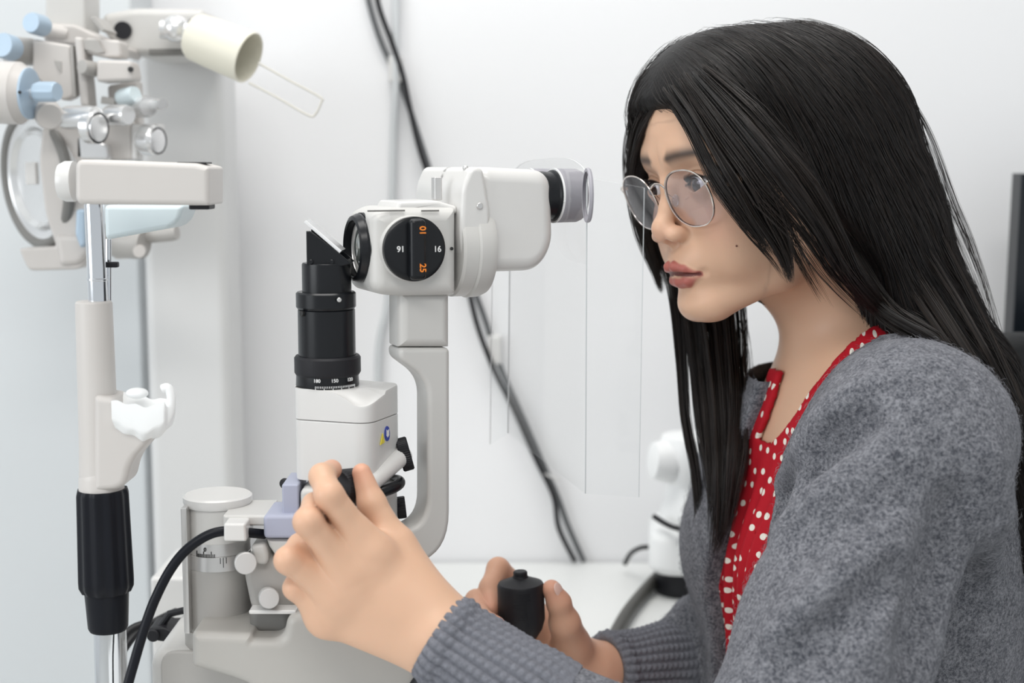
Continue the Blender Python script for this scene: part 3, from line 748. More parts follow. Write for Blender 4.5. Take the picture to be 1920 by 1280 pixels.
cyl_px('thin_rod', 203, 448, 566, 6, M_CHROME, rest, yy=1.02)
b = MB(); b.box(frame(PY(209, 496, 1.01)), .010, .006, .004, .001); part('rod_pin', b, M_BLACKM, rest)
# cream sleeve that flares into the chin cup bracket
b = MB()
b.lathe(frame((PY(182, 740, cy_).x, cy_, 0)), [(r * MPP(py, cy_), PY(182, py, cy_).z) for r, py in ((0, 564), (31, 564), (34, 568), (35, 700), (36, 830), (38, 888))], 56)
sl = part('post_sleeve', b, M_CREAM, rest, sharp=60)
pts = [tuple(PY(a, c, .985).xz) for a, c in ((176, 740), (216, 746), (226, 800), (316, 786), (244, 868), (236, 916), (176, 922))]
b = MB(); b.prism(frame((0, .985, 0)), round_poly(pts, [.004, .004, .014, .006, .02, .01, .004], 6), -.002, .034, .005, 5)
part('cup_bracket', b, M_CREAM, rest)
b = MB(); b.lathe(frame((PY(190, 900, cy_).x, cy_, 0)), [(r * MPP(py, cy_), PY(182, py, cy_).z) for r, py in ((0, 880), (38, 884), (41, 895), (42, 925), (0, 930))], 56)
part('sleeve_foot', b, M_CREAM, rest, sharp=60)
# white chin cup
cup = MB(); cc_ = PY(270, 763, .99)
NU, NV = 26, 14; vs = []; fs = []
for i in range(NU + 1):
    u = i / NU * 2 - 1
    for j in range(NV + 1):
        v = j / NV * 2 - 1
        x = u * .0185; y = v * .016
        z = -.006 + .010 * abs(v) ** 2.2 * (1 - .15 * u) + .007 * max(0, u) ** 3 - .002 * u + .0008 * math.sin(9 * u + 4 * v)
        vs.append(cc_ + Vector((x, y, z)))
for i in range(NU):
    for j in range(NV): fs.append((i * (NV + 1) + j, (i + 1) * (NV + 1) + j, (i + 1) * (NV + 1) + j + 1, i * (NV + 1) + j + 1))
nn_ = len(vs); vs += [v + Vector((0.0, 0, -.012 - .006 * (1 - abs((v - cc_).x) / .02))) for v in vs]
fs2 = [tuple(i + nn_ for i in f[::-1]) for f in fs]
rim = [i * (NV + 1) for i in range(NU + 1)] + [NU * (NV + 1) + j for j in range(1, NV + 1)] + [i * (NV + 1) + NV for i in range(NU - 1, -1, -1)] + [j for j in range(NV - 1, 0, -1)]
fs3 = [(rim[k], rim[(k + 1) % len(rim)], rim[(k + 1) % len(rim)] + nn_, rim[k] + nn_) for k in range(len(rim))]
cup.add(vs, fs + fs2 + fs3); part('chin_cup', cup, M_TISSUE, rest, sharp=60)
b = MB(); b.tube(spline([PY(306, 800, .985), PY(318, 775, .985), PY(321, 745, .985), PY(315, 727, .985), PY(304, 729, .985)], 6), .0032, 12); part('paper_pin', b, M_TISSUE, rest)
b = MB(); b.ball(frame(PY(257, 737, .99)), .008, .006, .004); part('paper_tab', b, M_TISSUE, rest)
# ribbed grip
def ring_px(px, hw, py, yy=cy_): return (hw * MPP(py, yy), PY(px, py, yy).z)
b = MB(); gx0, gx1 = PY(192, 915, cy_), PY(203, 1180, cy_)
A = align(gx1, gx0 - gx1); H = (gx0 - gx1).length
def gh(py): return H * (1180 - py) / (1180 - 915.)
mp = MPP(1050, cy_)
b.lathe(A, [(0, gh(1106)), (46 * mp, gh(1107)), (51.5 * mp, gh(1096)), (52 * mp, gh(1085)), (48.5 * mp, gh(925)), (46 * mp, gh(916)), (0, gh(916))], 144, ribs=(12, .07))
gr = part('ribbed_grip', b, M_RUBBER, rest)
b = MB(); b.lathe(A, [(0, gh(1180)), (34 * mp, gh(1180)), (37 * mp, gh(1174)), (41 * mp, gh(1104)), (0, gh(1104))], 64); part('grip_collar', b, M_RUBBER, rest)
cyl_px('chrome_post', 206, 1170, 1460, 30, M_CHROME, rest, px2=214)
b = MB(); zz = PY(214, 1455, cy_).z
b.box(I4, .05, .10, .03, .006, c=(PY(214, 1455, cy_).x - .002, 1.02, TZ + .016)); part('rest_foot', b, M_CREAM, rest)

# small clutter between the rest and the slit lamp
b = MB(); b.tube(spline([PY(225, 1212, 1.12), PY(240, 1185, 1.13), PY(275, 1170, 1.14), PY(350, 1166, 1.16), PY(420, 1170, 1.18)], 8), .0038, 12)
o = part('cord', b, M_CABLE); tag(o, 'black cord running behind the grip towards the round post', 'cord')
b = MB(); b.tube(spline([PY(228, 1225, 1.14), PY(245, 1200, 1.15), PY(262, 1182, 1.16), PY(300, 1160, 1.17), PY(330, 1146, 1.19)], 8), .0032, 12)
o = part('cord', b, M_CABLE); tag(o, 'second black cord, rising just below and behind the first', 'cord')
b = MB(); q = PY(292, 1188, 1.10)
b.prism(frame((0, 1.10, 0)), round_poly([tuple(PY(a, c, 1.10).xz) for a, c in ((277, 1178), (305, 1176), (330, 1185), (360, 1188), (360, 1205), (300, 1203), (277, 1197))], .003), 0, .03, .002)
b.tube([PY(300, 1176, 1.11), PY(318, 1150, 1.11), PY(345, 1144, 1.11)], .003, 10)
b.cyl(align(PY(288, 1190, 1.10), (0, -1, 0)), .005, 0, .003)
o = part('lever', b, M_BLACKM); tag(o, 'small black locking lever beside the foot of the round grey post', 'lever')
b = MB(); bx0, bx1 = PY(275, 1088, 1.22), PY(470, 1150, 1.22)
b.box(I4, bx1.x - bx0.x, .10, bx0.z - TZ, .004, c=((bx0.x + bx1.x) / 2, 1.28, (bx0.z + TZ) / 2)); 
o = part('white_box', b, M_WHITE); tag(o, 'plain white box on the desk behind the round grey post', 'box')

# ------------------------------------------------------------------ refraction stand column and phoropter
sy = 1.50
x0, x1 = PY(266, 500, sy), PY(424, 500, sy)
stand = thing('refraction_stand', 'tall pale grey instrument column behind the chin rest', 'instrument stand', ((x0.x + x1.x) / 2, 1.54, 0))
b = MB(); b.box(I4, x1.x - x0.x, .08, PY(300, 98, sy).z - 0.02, .012, 4, c=((x0.x + x1.x) / 2, 1.545, (PY(300, 98, sy).z - .02) / 2 + .02)); part('column', b, M_PILLAR, stand)
b = MB(); b.box(I4, .22, .30, .04, .008, c=((x0.x + x1.x) / 2 - .07, 1.44, .02)); part('floor_plate', b, M_CREAM2, stand)
ay_ = 1.40
b = MB(); pts = [tuple(PY(a, c, ay_).xz) for a, c in ((188, 26), (250, 14), (385, 16), (384, 106), (272, 106), (236, 100), (190, 60))]
b.prism(frame((0, ay_, 0)), round_poly(pts, .008), 0, .10, .008, 4)
arm_ = part('swing_arm', b, M_CREAM2, stand)
b = MB(); b.lathe(align(PY(230, 57, ay_ - .002), (0, -1, 0)), [(0, -.004), (.0085, -.004), (.0085, .001), (0, .001)], 32); part('socket', b, M_BLACKM, arm_)
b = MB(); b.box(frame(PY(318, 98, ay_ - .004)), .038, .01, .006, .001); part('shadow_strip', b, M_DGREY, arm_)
lamp = thing('reading_lamp', 'ivory cone-shaped reading lamp with a thin wire loop', 'lamp', PY(400, 80, 1.36))
A0, A1 = PY(368, 69, 1.35), PY(466, 108, 1.335)
b = MB(); A = align(A0, A1 - A0); hh = (A1 - A0).length; q_ = MPP(80, 1.34)
b.lathe(A, [(0, -.003), (40 * q_, -.003), (45 * q_, .001), (47 * q_, hh * .3), (49 * q_, hh), (47.5 * q_, hh + .0008), (45 * q_, hh), (40 * q_, hh * .4), (0, hh * .35)], 64)
part('lamp_shade', b, M_LAMP, lamp)
b = MB(); b.ball(align(A.to_translation() + (A1 - A0) * .42, A1 - A0), .010, .010, .007); part('bulb', b, M_TISSUE, lamp)
b = MB(); yw = 1.33
b.tube(spline([PY(466, 155, yw), PY(520, 183, yw), (PY(578, 216, yw)), PY(592, 213, yw), PY(602, 192, yw), PY(600, 182, yw), PY(545, 152, yw), PY(484, 118, yw)], 8), .0011, 8)
part('wire_loop', b, M_WIRE, lamp)
b = MB(); b.ball(frame(PY(330, 54, 1.38)), .013); b.lathe(align(PY(322, 56, 1.38), (1, 0, -.1)), [(0, -.01), (.009, -.01), (.010, .03), (0, .03)], 24); part('swivel_joint', b, M_SILVER, lamp)
b = MB(); b.ball(frame(PY(362, 46, 1.375)), .0055); part('set_screw', b, M_BLACKM, lamp)

pho = thing('phoropter', 'blurred cream phoropter with many round knobs at the upper left', 'phoropter', PY(120, 60, 1.36))
def kn(name, px, py, yy, r, axis, m, w=.012, rr=None, parent=pho):
    rm = r * MPP(py, yy); b_ = MB(); A_ = align(PY(px, py, yy), axis)
    b_.lathe(A_, [(0, -w / 2), (rm * .9, -w / 2), (rm, -w / 2 + w * .15), (rm, w / 2 - w * .15), (rm * .88, w / 2), (0, w / 2)], 48, ribs=rr)
    return part(name, b_, m, parent)
def slab(name, pts, yy, dep, m, rnd=.004, bev=.003, parent=pho):
    b_ = MB(); b_.prism(frame((0, yy, 0)), round_poly([tuple(PY(a, c, yy).xz) for a, c in pts], rnd), 0, dep, bev)
    return part(name, b_, m, parent)
slab('hanger_post', [(84, -60), (160, -60), (160, 72), (84, 45)], 1.37, .05, M_CREAM2)
slab('hanger_foot', [(72, 42), (140, 46), (196, 72), (240, 90), (232, 106), (140, 84), (84, 80)], 1.36, .06, M_CREAM)
slab('bracket_plate', [(60, 72), (132, 84), (140, 180), (118, 190), (60, 140)], 1.33, .02, M_CREAM)
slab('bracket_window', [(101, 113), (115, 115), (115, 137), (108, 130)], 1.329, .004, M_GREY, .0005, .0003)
slab('upright_rail', [(138, 68), (155, 70), (166, 200), (150, 198)], 1.325, .03, M_CREAM, .003)
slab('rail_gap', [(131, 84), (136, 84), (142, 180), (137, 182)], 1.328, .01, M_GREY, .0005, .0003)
slab('cross_arm', [(180, 112), (246, 114), (252, 150), (180, 154)], 1.32, .03, M_CREAM)
slab('upper_hinge', [(158, 70), (225, 75), (228, 108), (200, 108), (158, 100)], 1.33, .03, M_CREAM)
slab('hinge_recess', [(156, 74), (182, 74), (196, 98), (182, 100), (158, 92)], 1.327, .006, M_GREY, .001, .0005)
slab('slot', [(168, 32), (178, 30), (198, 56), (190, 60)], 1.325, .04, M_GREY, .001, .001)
kn('arm_barrel', 168, 128, 1.325, 14, (-.5, -1, .1), M_GREY, .02)
kn('arm_hole', 245, 130, 1.318, 5, (0, -1, 0), M_INKK, .004)
kn('levelling_knob', 70, 46, 1.33, 20, (-.3, -1, .1), M_BLUELIT, .02)
kn('knob_shaft', 95, 58, 1.36, 14, (-1, -.3, .2), M_CREAM, .03)
kn('side_knob', 14, 88, 1.31, 24, (-.2, -1, .1), M_BLUELIT, .02)
kn('side_knob_shaft', 40, 96, 1.34, 26, (-.6, -1, 0), M_GREY, .03)
# left barrel pointing right
b = MB(); A_ = align(PY(-40, 172, 1.29), (1, -.12, -.04)); u_ = MPP(172, 1.29)
b.lathe(A_, [(0, 0), (58 * u_, 0), (58 * u_, 82 * u_), (54 * u_, 86 * u_), (46 * u_, 100 * u_), (0, 100 * u_)], 64); part('lens_barrel', b, M_CREAM, pho)
b = MB(); b.lathe(A_, [(44 * u_, 76 * u_), (47 * u_, 76 * u_), (47.5 * u_, 102 * u_), (40 * u_, 104 * u_), (0, 104 * u_)], 64); part('barrel_ring', b, M_BLUELIT, pho)
b = MB(); b.lathe(A_, [(0, 100 * u_), (10 * u_, 100 * u_), (9 * u_, 128 * u_), (0, 128 * u_)], 32); part('barrel_stem', b, M_SILVER, pho)
kn('cylinder_knob', 88, 172, 1.27, 19, (1, -.35, -.02), M_BLUELIT, .022, (8, .05))
kn('pin_hole', 37, 173, 1.262, 3, (.2, -1, 0), M_INKK, .004)
# big disc with a dark rim, its right half hidden by the cream housing
u_ = MPP(372, 1.33)
DC2 = PY(76, 335, 1.365); A2 = align(DC2, (-1, -1.0, -.10))
b2 = MB(); b2.lathe(A2, [(0, -.012), (122 * u_, -.012), (128 * u_, -.006), (128 * u_, .004), (118 * u_, .006), (108 * u_, .003), (100 * u_, .003), (92 * u_, .008), (84 * u_, .003), (60 * u_, .002), (0, .0)], 96); part('lens_disc', b2, M_SILVER, pho)
b3 = MB(); b3.tube([A2 @ Vector((125 * u_ * math.cos(a), 125 * u_ * math.sin(a), .004)) for a in [2 * math.pi * k / 80 for k in range(80)]], .0052, 10, closed=True); part('disc_dark_rim', b3, M_DGREY, pho)
slab('disc_housing', [(84, 200), (150, 214), (158, 300), (172, 480), (150, 505), (52, 508), (34, 466), (104, 462), (84, 400), (72, 300)], 1.325, .03, M_CREAM, [.004, .004, .006, .006, .006, .006, .003, .003, .01, .01], .003)
slab('white_highlight_slab', [(46, 304), (66, 304), (68, 346), (48, 346)], 1.335, .01, M_WHITE, .001, .001)  # small highlight beside the disc, drawn as a white slab
slab('lower_foot', [(100, 440), (160, 440), (172, 470), (150, 496), (110, 500)], 1.32, .04, M_CREAM, .006, .006)
# right-hand cluster of small knobs
kn('rotary_cylinder', 150, 220, 1.30, 22, (1, -.5, 0), M_SILVER, .038)
kn('cross_lens_cup', 175, 238, 1.295, 32, (1, -.42, -.05), M_SILVER, .012)
kn('cross_lens_rim', 184, 240, 1.293, 29, (1, -.42, -.05), M_BLACKM, .003)
kn('cross_lens_face', 183, 240, 1.291, 25, (1, -.42, -.05), M_SILVER, .005)
kn('hub', 90, 214, 1.30, 26, (.5, -1, -.3), M_CREAM, .02)
kn('small_knob', 222, 216, 1.31, 20, (1, -.6, 0), M_SILVER, .025)
kn('small_knob', 240, 180, 1.33, 16, (1, -.6, .2), M_PALEBLUE, .02)
kn('small_knob', 268, 200, 1.33, 20, (.8, -1, 0), M_SILVER, .026)
kn('small_knob', 292, 196, 1.32, 11, (.8, -1, 0), M_SILVER, .03)
kn('far_lens_cup', 282, 262, 1.33, 29, (1, -.42, -.05), M_SILVER, .016)
kn('far_lens_rim', 296, 264, 1.328, 25, (1, -.42, -.05), M_BLACKM, .003)
kn('far_lens_face', 294, 264, 1.326, 22, (1, -.42, -.05), M_SILVER, .005)
slab('far_lens_bracket', [(246, 232), (300, 232), (300, 246), (262, 248), (260, 300), (246, 300)], 1.335, .02, M_WHITE, .002)
slab('middle_plate', [(186, 232), (246, 226), (250, 300), (188, 302)], 1.34, .02, M_CREAM, .003)
slab('lower_plate', [(140, 250), (200, 270), (205, 300), (140, 300)], 1.325, .02, M_SILVER, .004)
slab('rear_plate', [(200, 160), (258, 150), (262, 240), (206, 236)], 1.36, .02, M_CREAM, .004)
slab('upper_link', [(190, 180), (216, 184), (214, 196), (188, 194)], 1.33, .01, M_GREY, .001, .001)
kn('forehead_knob', 132, 330, 1.28, 15, (.3, -1, 0), M_WHITE, .02)
# parts of the phoropter showing beneath the forehead bar
kn('lower_drum', 226, 452, 1.33, 30, (1, -.3, -.1), M_GREY, .05)
kn('lower_drum', 290, 440, 1.33, 15, (1, -.2, .1), M_GREY, .045)
slab('lower_strip', [(200, 440), (262, 440), (268, 484), (212, 486)], 1.36, .02, M_CREAM, .004)
kn('side_button', 262, 470, 1.32, 12, (.2, -1, 0), M_CREAM, .02)
slab('blue_clip', [(142, 392), (160, 392), (160, 460), (150, 466), (140, 440)], 1.30, .02, M_BLUELIT, .003)
# ------------------------------------------------------------------ smooth-surface modelling: distance fields turned into meshes
F32 = np.float32
def v3(p): return np.array(p, F32)
def s_ell(P, c, r):
    q = (P - v3(c)) / v3(r); k0 = np.sqrt((q * q).sum(1)) + 1e-9; g = q / v3(r); k1 = np.sqrt((g * g).sum(1)) + 1e-9
    return k0 * (k0 - 1) / k1
def s_sph(P, c, r): return np.sqrt(((P - v3(c)) ** 2).sum(1)) - r
def s_cone(P, a, b, ra, rb):
    a, b = v3(a), v3(b); ab = b - a; t = np.clip(((P - a) @ ab) / (ab @ ab + 1e-12), 0, 1)
    return np.sqrt(((P - a - t[:, None] * ab) ** 2).sum(1)) - (ra + (rb - ra) * t)
def s_chain(P, pts, rs, k=0.0):
    d = None
    for i in range(len(pts) - 1):
        e = s_cone(P, pts[i], pts[i + 1], rs[i], rs[i + 1]); d = e if d is None else (np.minimum(d, e) if k == 0 else smin(d, e, k))
    return d
def smin(a, b, k):
    h = np.maximum(k - np.abs(a - b), 0) / k
    return np.minimum(a, b) - h * h * k * 0.25
def smax(a, b, k): return -smin(-a, -b, k)
def noise3(P, s, seed=0):            # cheap smooth pseudo noise, -1..1
    r = np.random.default_rng(seed); o = np.zeros(len(P), F32)
    for i in range(5):
        d = r.normal(size=3); d /= np.linalg.norm(d); ph = r.uniform(0, 6.28, 2); f = s * r.uniform(.7, 1.5)
        d2 = np.cross(d, r.normal(size=3)); d2 /= np.linalg.norm(d2)
        o += np.sin(P @ v3(d) * f + ph[0] + 1.3 * np.sin(P @ v3(d2) * f * .7 + ph[1]))
    return o / 5
def sdf_mesh(f, lo, hi, h, pred=None, B=8, slack=1.35, newton=2):
    lo = np.array(lo, float); n = np.ceil((np.array(hi) - lo) / (h * B)).astype(int)
    g = np.stack(np.meshgrid(*[np.arange(k) for k in n], indexing='ij'), -1).reshape(-1, 3)
    cen = (lo + (g + .5) * B * h).astype(F32)
    keep = np.zeros(len(g), bool)
    for i in range(0, len(g), 200000): keep[i:i + 200000] = np.abs(f(cen[i:i + 200000])) < slack * B * h * .87
    if pred is not None: keep &= pred(cen, B * h * .87)
    g = g[keep]
    c = np.arange(B + 1); loc = np.stack(np.meshgrid(c, c, c, indexing='ij'), -1).reshape(-1, 3)
    SH = 1 << 20
    keyf = lambda q: (q[:, 0].astype(np.int64) * SH + q[:, 1]) * SH + q[:, 2]
    cells = []; pos = []; edges = []; CH = 600
    for i in range(0, len(g), CH):
        gb = g[i:i + CH]; idx = (gb[:, None, :] * B + loc[None]).reshape(-1, 3)
        D = f((lo + idx * h).astype(F32)).reshape(len(gb), B + 1, B + 1, B + 1)
        S = D < 0
        # cells
        cnt = np.zeros((len(gb), B, B, B), np.int8); acc = np.zeros((len(gb), B, B, B, 3), F32); ec = np.zeros((len(gb), B, B, B), F32)
        for dx in (0, 1):
            for dy in (0, 1):
                for dz in (0, 1): cnt += S[:, dx:dx + B, dy:dy + B, dz:dz + B]
        act = (cnt > 0) & (cnt < 8)
        for ax in range(3):
            o1, o2 = [a for a in range(3) if a != ax]
            for u in (0, 1):
                for w in (0, 1):
                    off = [0, 0, 0]; off[o1] = u; off[o2] = w; a0 = D[:, off[0]:off[0] + B, off[1]:off[1] + B, off[2]:off[2] + B]
                    off2 = off[:]; off2[ax] += 1; a1 = D[:, off2[0]:off2[0] + B, off2[1]:off2[1] + B, off2[2]:off2[2] + B]
                    m = (a0 < 0) != (a1 < 0); t = np.where(m, a0 / np.where(m, a0 - a1, 1), 0)
                    acc[..., ax] += t * m; acc[..., o1] += u * m; acc[..., o2] += w * m; ec += m
        bi, x, y, z = np.nonzero(act)
        if len(bi):
            cc = gb[bi] * B + np.stack([x, y, z], 1); cells.append(cc)
            pos.append(lo + (cc + acc[bi, x, y, z] / ec[bi, x, y, z][:, None]) * h)
        for ax in range(3):
            sl0 = [slice(None)] + [slice(0, B)] * 3; sl1 = sl0[:]; sl1[ax + 1] = slice(1, B + 1)
            a0, a1 = S[tuple(sl0)], S[tuple(sl1)]
            bi, x, y, z = np.nonzero(a0 != a1)
            if len(bi): edges.append(np.c_[gb[bi] * B + np.stack([x, y, z], 1), np.full(len(bi), ax), a0[bi, x, y, z]])
    cells = np.concatenate(cells); pos = np.concatenate(pos); edges = np.concatenate(edges)
    K = keyf(cells); o = np.argsort(K); K = K[o]; pos = pos[o]
    quads = []
    for ax in range(3):
        e = edges[edges[:, 3] == ax]; o1, o2 = (ax + 1) % 3, (ax + 2) % 3; q = []
        for u, w in ((0, 0), (-1, 0), (-1, -1), (0, -1)):
            c_ = e[:, :3].copy(); c_[:, o1] += u; c_[:, o2] += w; k = keyf(c_); j = np.searchsorted(K, k); j[j >= len(K)] = 0
            q.append(np.where(K[j] == k, j, -1))
        q = np.stack(q, 1); ok = (q >= 0).all(1); q = q[ok]; s = e[ok, 4].astype(bool)
        q[~s] = q[~s][:, ::-1]; quads.append(q)
    Fq = np.concatenate(quads)
    P = pos.astype(np.float64); e = h * .25
    for _ in range(newton):
        p = P.astype(F32); d = f(p); G = np.stack([(f(p + v3([e * (a == k) for k in range(3)])) - f(p - v3([e * (a == k) for k in range(3)]))) / (2 * e) for a in range(3)], 1)
        st = (d / np.maximum((G * G).sum(1), .2))[:, None] * G; ln = np.sqrt((st * st).sum(1)); st *= np.minimum(1, h * .8 / (ln + 1e-12))[:, None]
        P = P - st
    if pred is not None:
        ctr = P[Fq].mean(1); Fq = Fq[pred(ctr.astype(F32), h * .6)]
        used = np.unique(Fq); mp = np.full(len(P), -1); mp[used] = np.arange(len(used)); P = P[used]; Fq = mp[Fq]
    return P, Fq
def raymarch(f, px, py, t0=0.6, t1=2.0):
    r = np.array(ray(px, py)); r /= np.linalg.norm(r); t = t0
    o = np.array([0, 0, CAM_Z])
    for _ in range(160):
        d = float(f((o + r * t)[None].astype(F32))[0])
        if d < 3e-4: break
        t += d * .8
        if t > t1: return None
    return o + r * t
def big_mesh(name, P, Fq, mats, parent=None, colors=None, sharp=0, normals=None):
    c = (P.min(0) + P.max(0)) / 2; me = bpy.data.meshes.new(name)
    me.vertices.add(len(P)); me.vertices.foreach_set('co', (P - c).astype(F32).ravel())
    k = Fq.shape[1]
    me.loops.add(Fq.size); me.loops.foreach_set('vertex_index', Fq.astype(np.int32).ravel())
    me.polygons.add(len(Fq)); me.polygons.foreach_set('loop_start', (np.arange(len(Fq)) * k).astype(np.int32))
    me.polygons.foreach_set('use_smooth', np.ones(len(Fq), bool))
    for m in (mats if isinstance(mats, (list, tuple)) else [mats]): me.materials.append(m)
    me.update(calc_edges=True); me.validate()
    if normals is not None and len(me.vertices) == len(normals): me.normals_split_custom_set_from_vertices(normals.astype(F32))
    for nm, ar in (colors or {}).items():
        at = me.color_attributes.new(nm, 'FLOAT_COLOR', 'POINT')
        at.data.foreach_set('color', ar.astype(F32).ravel())
    o = bpy.data.objects.new(name, me); COL.objects.link(o)
    base = WLOC[parent.name] if parent else Vector((0, 0, 0))
    if parent: o.parent = parent
    o.location = Vector(c) - base; WLOC[o.name] = Vector(c)
    return o
# ------------------------------------------------------------------ the woman: body
def rotm(y, p, r):
    return np.array(Matrix.Rotation(math.radians(y), 3, 'Z') @ Matrix.Rotation(math.radians(-p), 3, 'X') @ Matrix.Rotation(math.radians(r), 3, 'Y'))
HR = rotm(116.8, 9.3, 4.0); HT = np.array([0.1941, 1.1457, 1.1978])
def h2w(p): return Vector(HR @ (np.array(p, float) / 1000) + HT)
def w2h(P): return ((P - v3(HT)) @ HR.astype(F32)) * F32(1000)
EYE = (31.0, 67.5, -1.0); EOX = 30.0; EHW = 12.6
def lips_up(a, P): 
    d = s_chain(P * v3((1, 1, 1)), [(0, 91.2, -61.8), (4, 91.8, -61.0), (12, 88.0, -63.6), (21.3, 79.6, -68.6)], [3.1, 3.5, 2.4, .7], 2)
    return d
def lips_lo(a, P): return s_chain(P, [(0, 86.0, -74.2), (9, 84.6, -73.8), (20.5, 78.8, -69.8)], [5.0, 4.4, .8], 2)
def head_sdf(Q, parts_only=False):
    A = Q.copy(); A[:, 0] = np.abs(A[:, 0])
    d = s_ell(A, (0, -8, 32), (73, 90, 80))
    d = smin(d, s_ell(A, (0, 29, 40), (60, 55, 52)), 20)
    d = smin(d, s_ell(A, (0, 28, -22), (58, 53, 58)), 18)
    d = smin(d, s_chain(A, [(50, 2, -54), (43, 24, -80), (15, 63, -93)], [13, 12.5, 14], 6), 20)
    d = smin(d, s_ell(A, (0, 69, -95), (17, 17.5, 13.5)), 16)
    d = smin(d, s_ell(A, (36, 50, -32), (23, 25, 25)), 16)
    d = smin(d, s_ell(A, (30, 55, -58), (19, 19, 20)), 16)
    d = smin(d, s_ell(A, (38, 30, -50), (23, 30, 30)), 18)
    d = smin(d, s_ell(A, (0, 65, -61), (26, 26.5, 23)), 14)
    d = smin(d, s_chain(A, [(10, 78, 20), (24, 77.5, 22), (42, 66, 20)], [5, 5, 5.5], 4), 18)
    # sockets
    d = smax(d, -s_ell(A, (29, 91, 1), (19, 13.5, 12)), 12)
    d = smax(d, -s_ell(A, (13, 93.5, -4), (6, 9, 13)), 10)
    # nose
    d = smin(d, s_chain(A, [(0, 78, 10), (0, 82.5, 0), (0, 86.5, -15), (0, 92.8, -27)], [6.0, 5.4, 6.0, 7.0], 4), 9)
    d = smin(d, s_ell(A, (0, 94.8, -31.5), (7.8, 8.0, 7.2)), 6)
    d = smin(d, s_ell(A, (10.8, 89, -36.5), (5.8, 8.6, 6.0)), 7)
    d = smin(d, s_cone(A, (0, 97, -37, ), (0, 88, -42), 3.4, 4), 5)
    d = smax(d, -s_ell(A, (6.6, 91.5, -42.6), (3.5, 5.8, 4.0)), 2.2)
    # philtrum and lips
    d = smax(d, -s_cone(A, (0, 95, -47), (0, 95.2, -55), 2.0, 2.2), 3)
    d = smin(d, lips_up(A, A), 2.6)
    d = smin(d, lips_lo(A, A), 3.0)
    d = smax(d, -s_chain(A, [(0, 94.5, -67.3), (10, 90.5, -67.8), (21.5, 80.5, -69.2)], [1.7, 1.4, .5], 0), 1.6)
    d = smax(d, -s_ell(A, (25.5, 81.5, -69), (4, 4, 3)), 4)
    d = smax(d, -s_cone(A, (0, 94.5, -82), (12, 89.5, -81.5), 3.0, 2.5), 6)
    # eyelids round the eyeball, with an almond opening
    E = v3(EYE)
    lid = s_sph(A, EYE, 13.7)
    d = smin(d, lid, 5)
    u = (A[:, 0] - EOX) / EHW
    zu = E[2] + 1.8 + 5.4 * (1 - np.clip(u, -1, 1) ** 2) ** .8 + u * 1.6
    zl = E[2] - 0.2 - 4.8 * (1 - np.clip(u, -1, 1) ** 2) ** .9 + u * 1.6
    op = np.maximum(np.maximum(A[:, 2] - zu, zl - A[:, 2]), np.maximum(np.abs(u * EHW) - EHW, 60 - A[:, 1])) * .9
    d = smax(d, -op, .8)
    # lid crease
    cr = np.abs(A[:, 2] - (zu + 3.0)) - .5
    cr = np.maximum(cr, np.maximum(np.abs(u * EHW) - EHW, 66 - A[:, 1])) 
    d = smax(d, -np.maximum(cr, -d - 1.1), 1.2)
    # ears
    d = smin(d, s_ell(A, (73, -12, -8), (6, 15, 27)), 8)
    return d
# joints in world metres
S1 = PY(1712, 815, 1.000); E1 = PY(1420, 1590, 0.88); W1 = PY(832, 1200, 0.935)
S2 = PY(1452, 865, 1.29); E2 = PY(1440, 1235, 1.30); W2 = PY(1118, 1258, 1.17)
NB = Vector((0.312, 1.172, 1.040))       # base of the neck
TC = Vector((0.283, 1.158, 0.93)); 
TR = rotm(103, 10, 0); 
def w2t(P): return (P - v3(TC)) @ TR.astype(F32)     # torso frame: x to her right (far), y forward, z up
def torso_sdf(P):
    T = w2t(P)
    d = s_ell(T, (0, -.01, -.03), (.140, .098, .165))
    d = smin(d, s_ell(T, (0, .030, -.21), (.128, .098, .17)), .08)
    A = T.copy(); A[:, 0] = np.abs(A[:, 0])
    d = smin(d, s_ell(A, (.065, .055, -.045), (.058, .055, .06)), .05)
    for S in (S1, S2):
        d = smin(d, s_cone(P, NB + Vector((0, 0, -.035 if S is S1 else -.065)), S + Vector((0, 0, -.012)), .052 if S is S1 else .046, .050), .05)
    return d
hn = h2w((0, -22, -40)); hn2 = h2w((0, -30, 0))
def neck_sdf(P):
    d = s_chain(P, [hn2, hn + Vector((.010, .004, -.02)), NB + Vector((-.010, -.006, .0)), NB + Vector((-.01, 0, -.06))], [.050, .047, .050, .062], .03)
    return d
# collar bones and front neck cords
def limb_sdf(P, S, E, W):
    return smin(s_cone(P, S, E, .047, .038), s_chain(P, [E, E.lerp(W, .3), W], [.037, .037, .0225], .01), .02)
def hand_sdf(P, W, fingers, pad):
    # fingers: list of (points, radii); pad: list of (point a, point b, ra, rb) forming the palm
    fd = None
    for pts, rs in fingers:
        e = s_chain(P, pts, rs, .004); fd = e if fd is None else smin(fd, e, .0015)
    pd = None
    for a, b_, ra, rb in pad:
        e = s_cone(P, a, b_, ra, rb); pd = e if pd is None else smin(pd, e, .012)
    return smin(pd, fd, .009)
def pj(px, py, y): return PY(px, py, y)
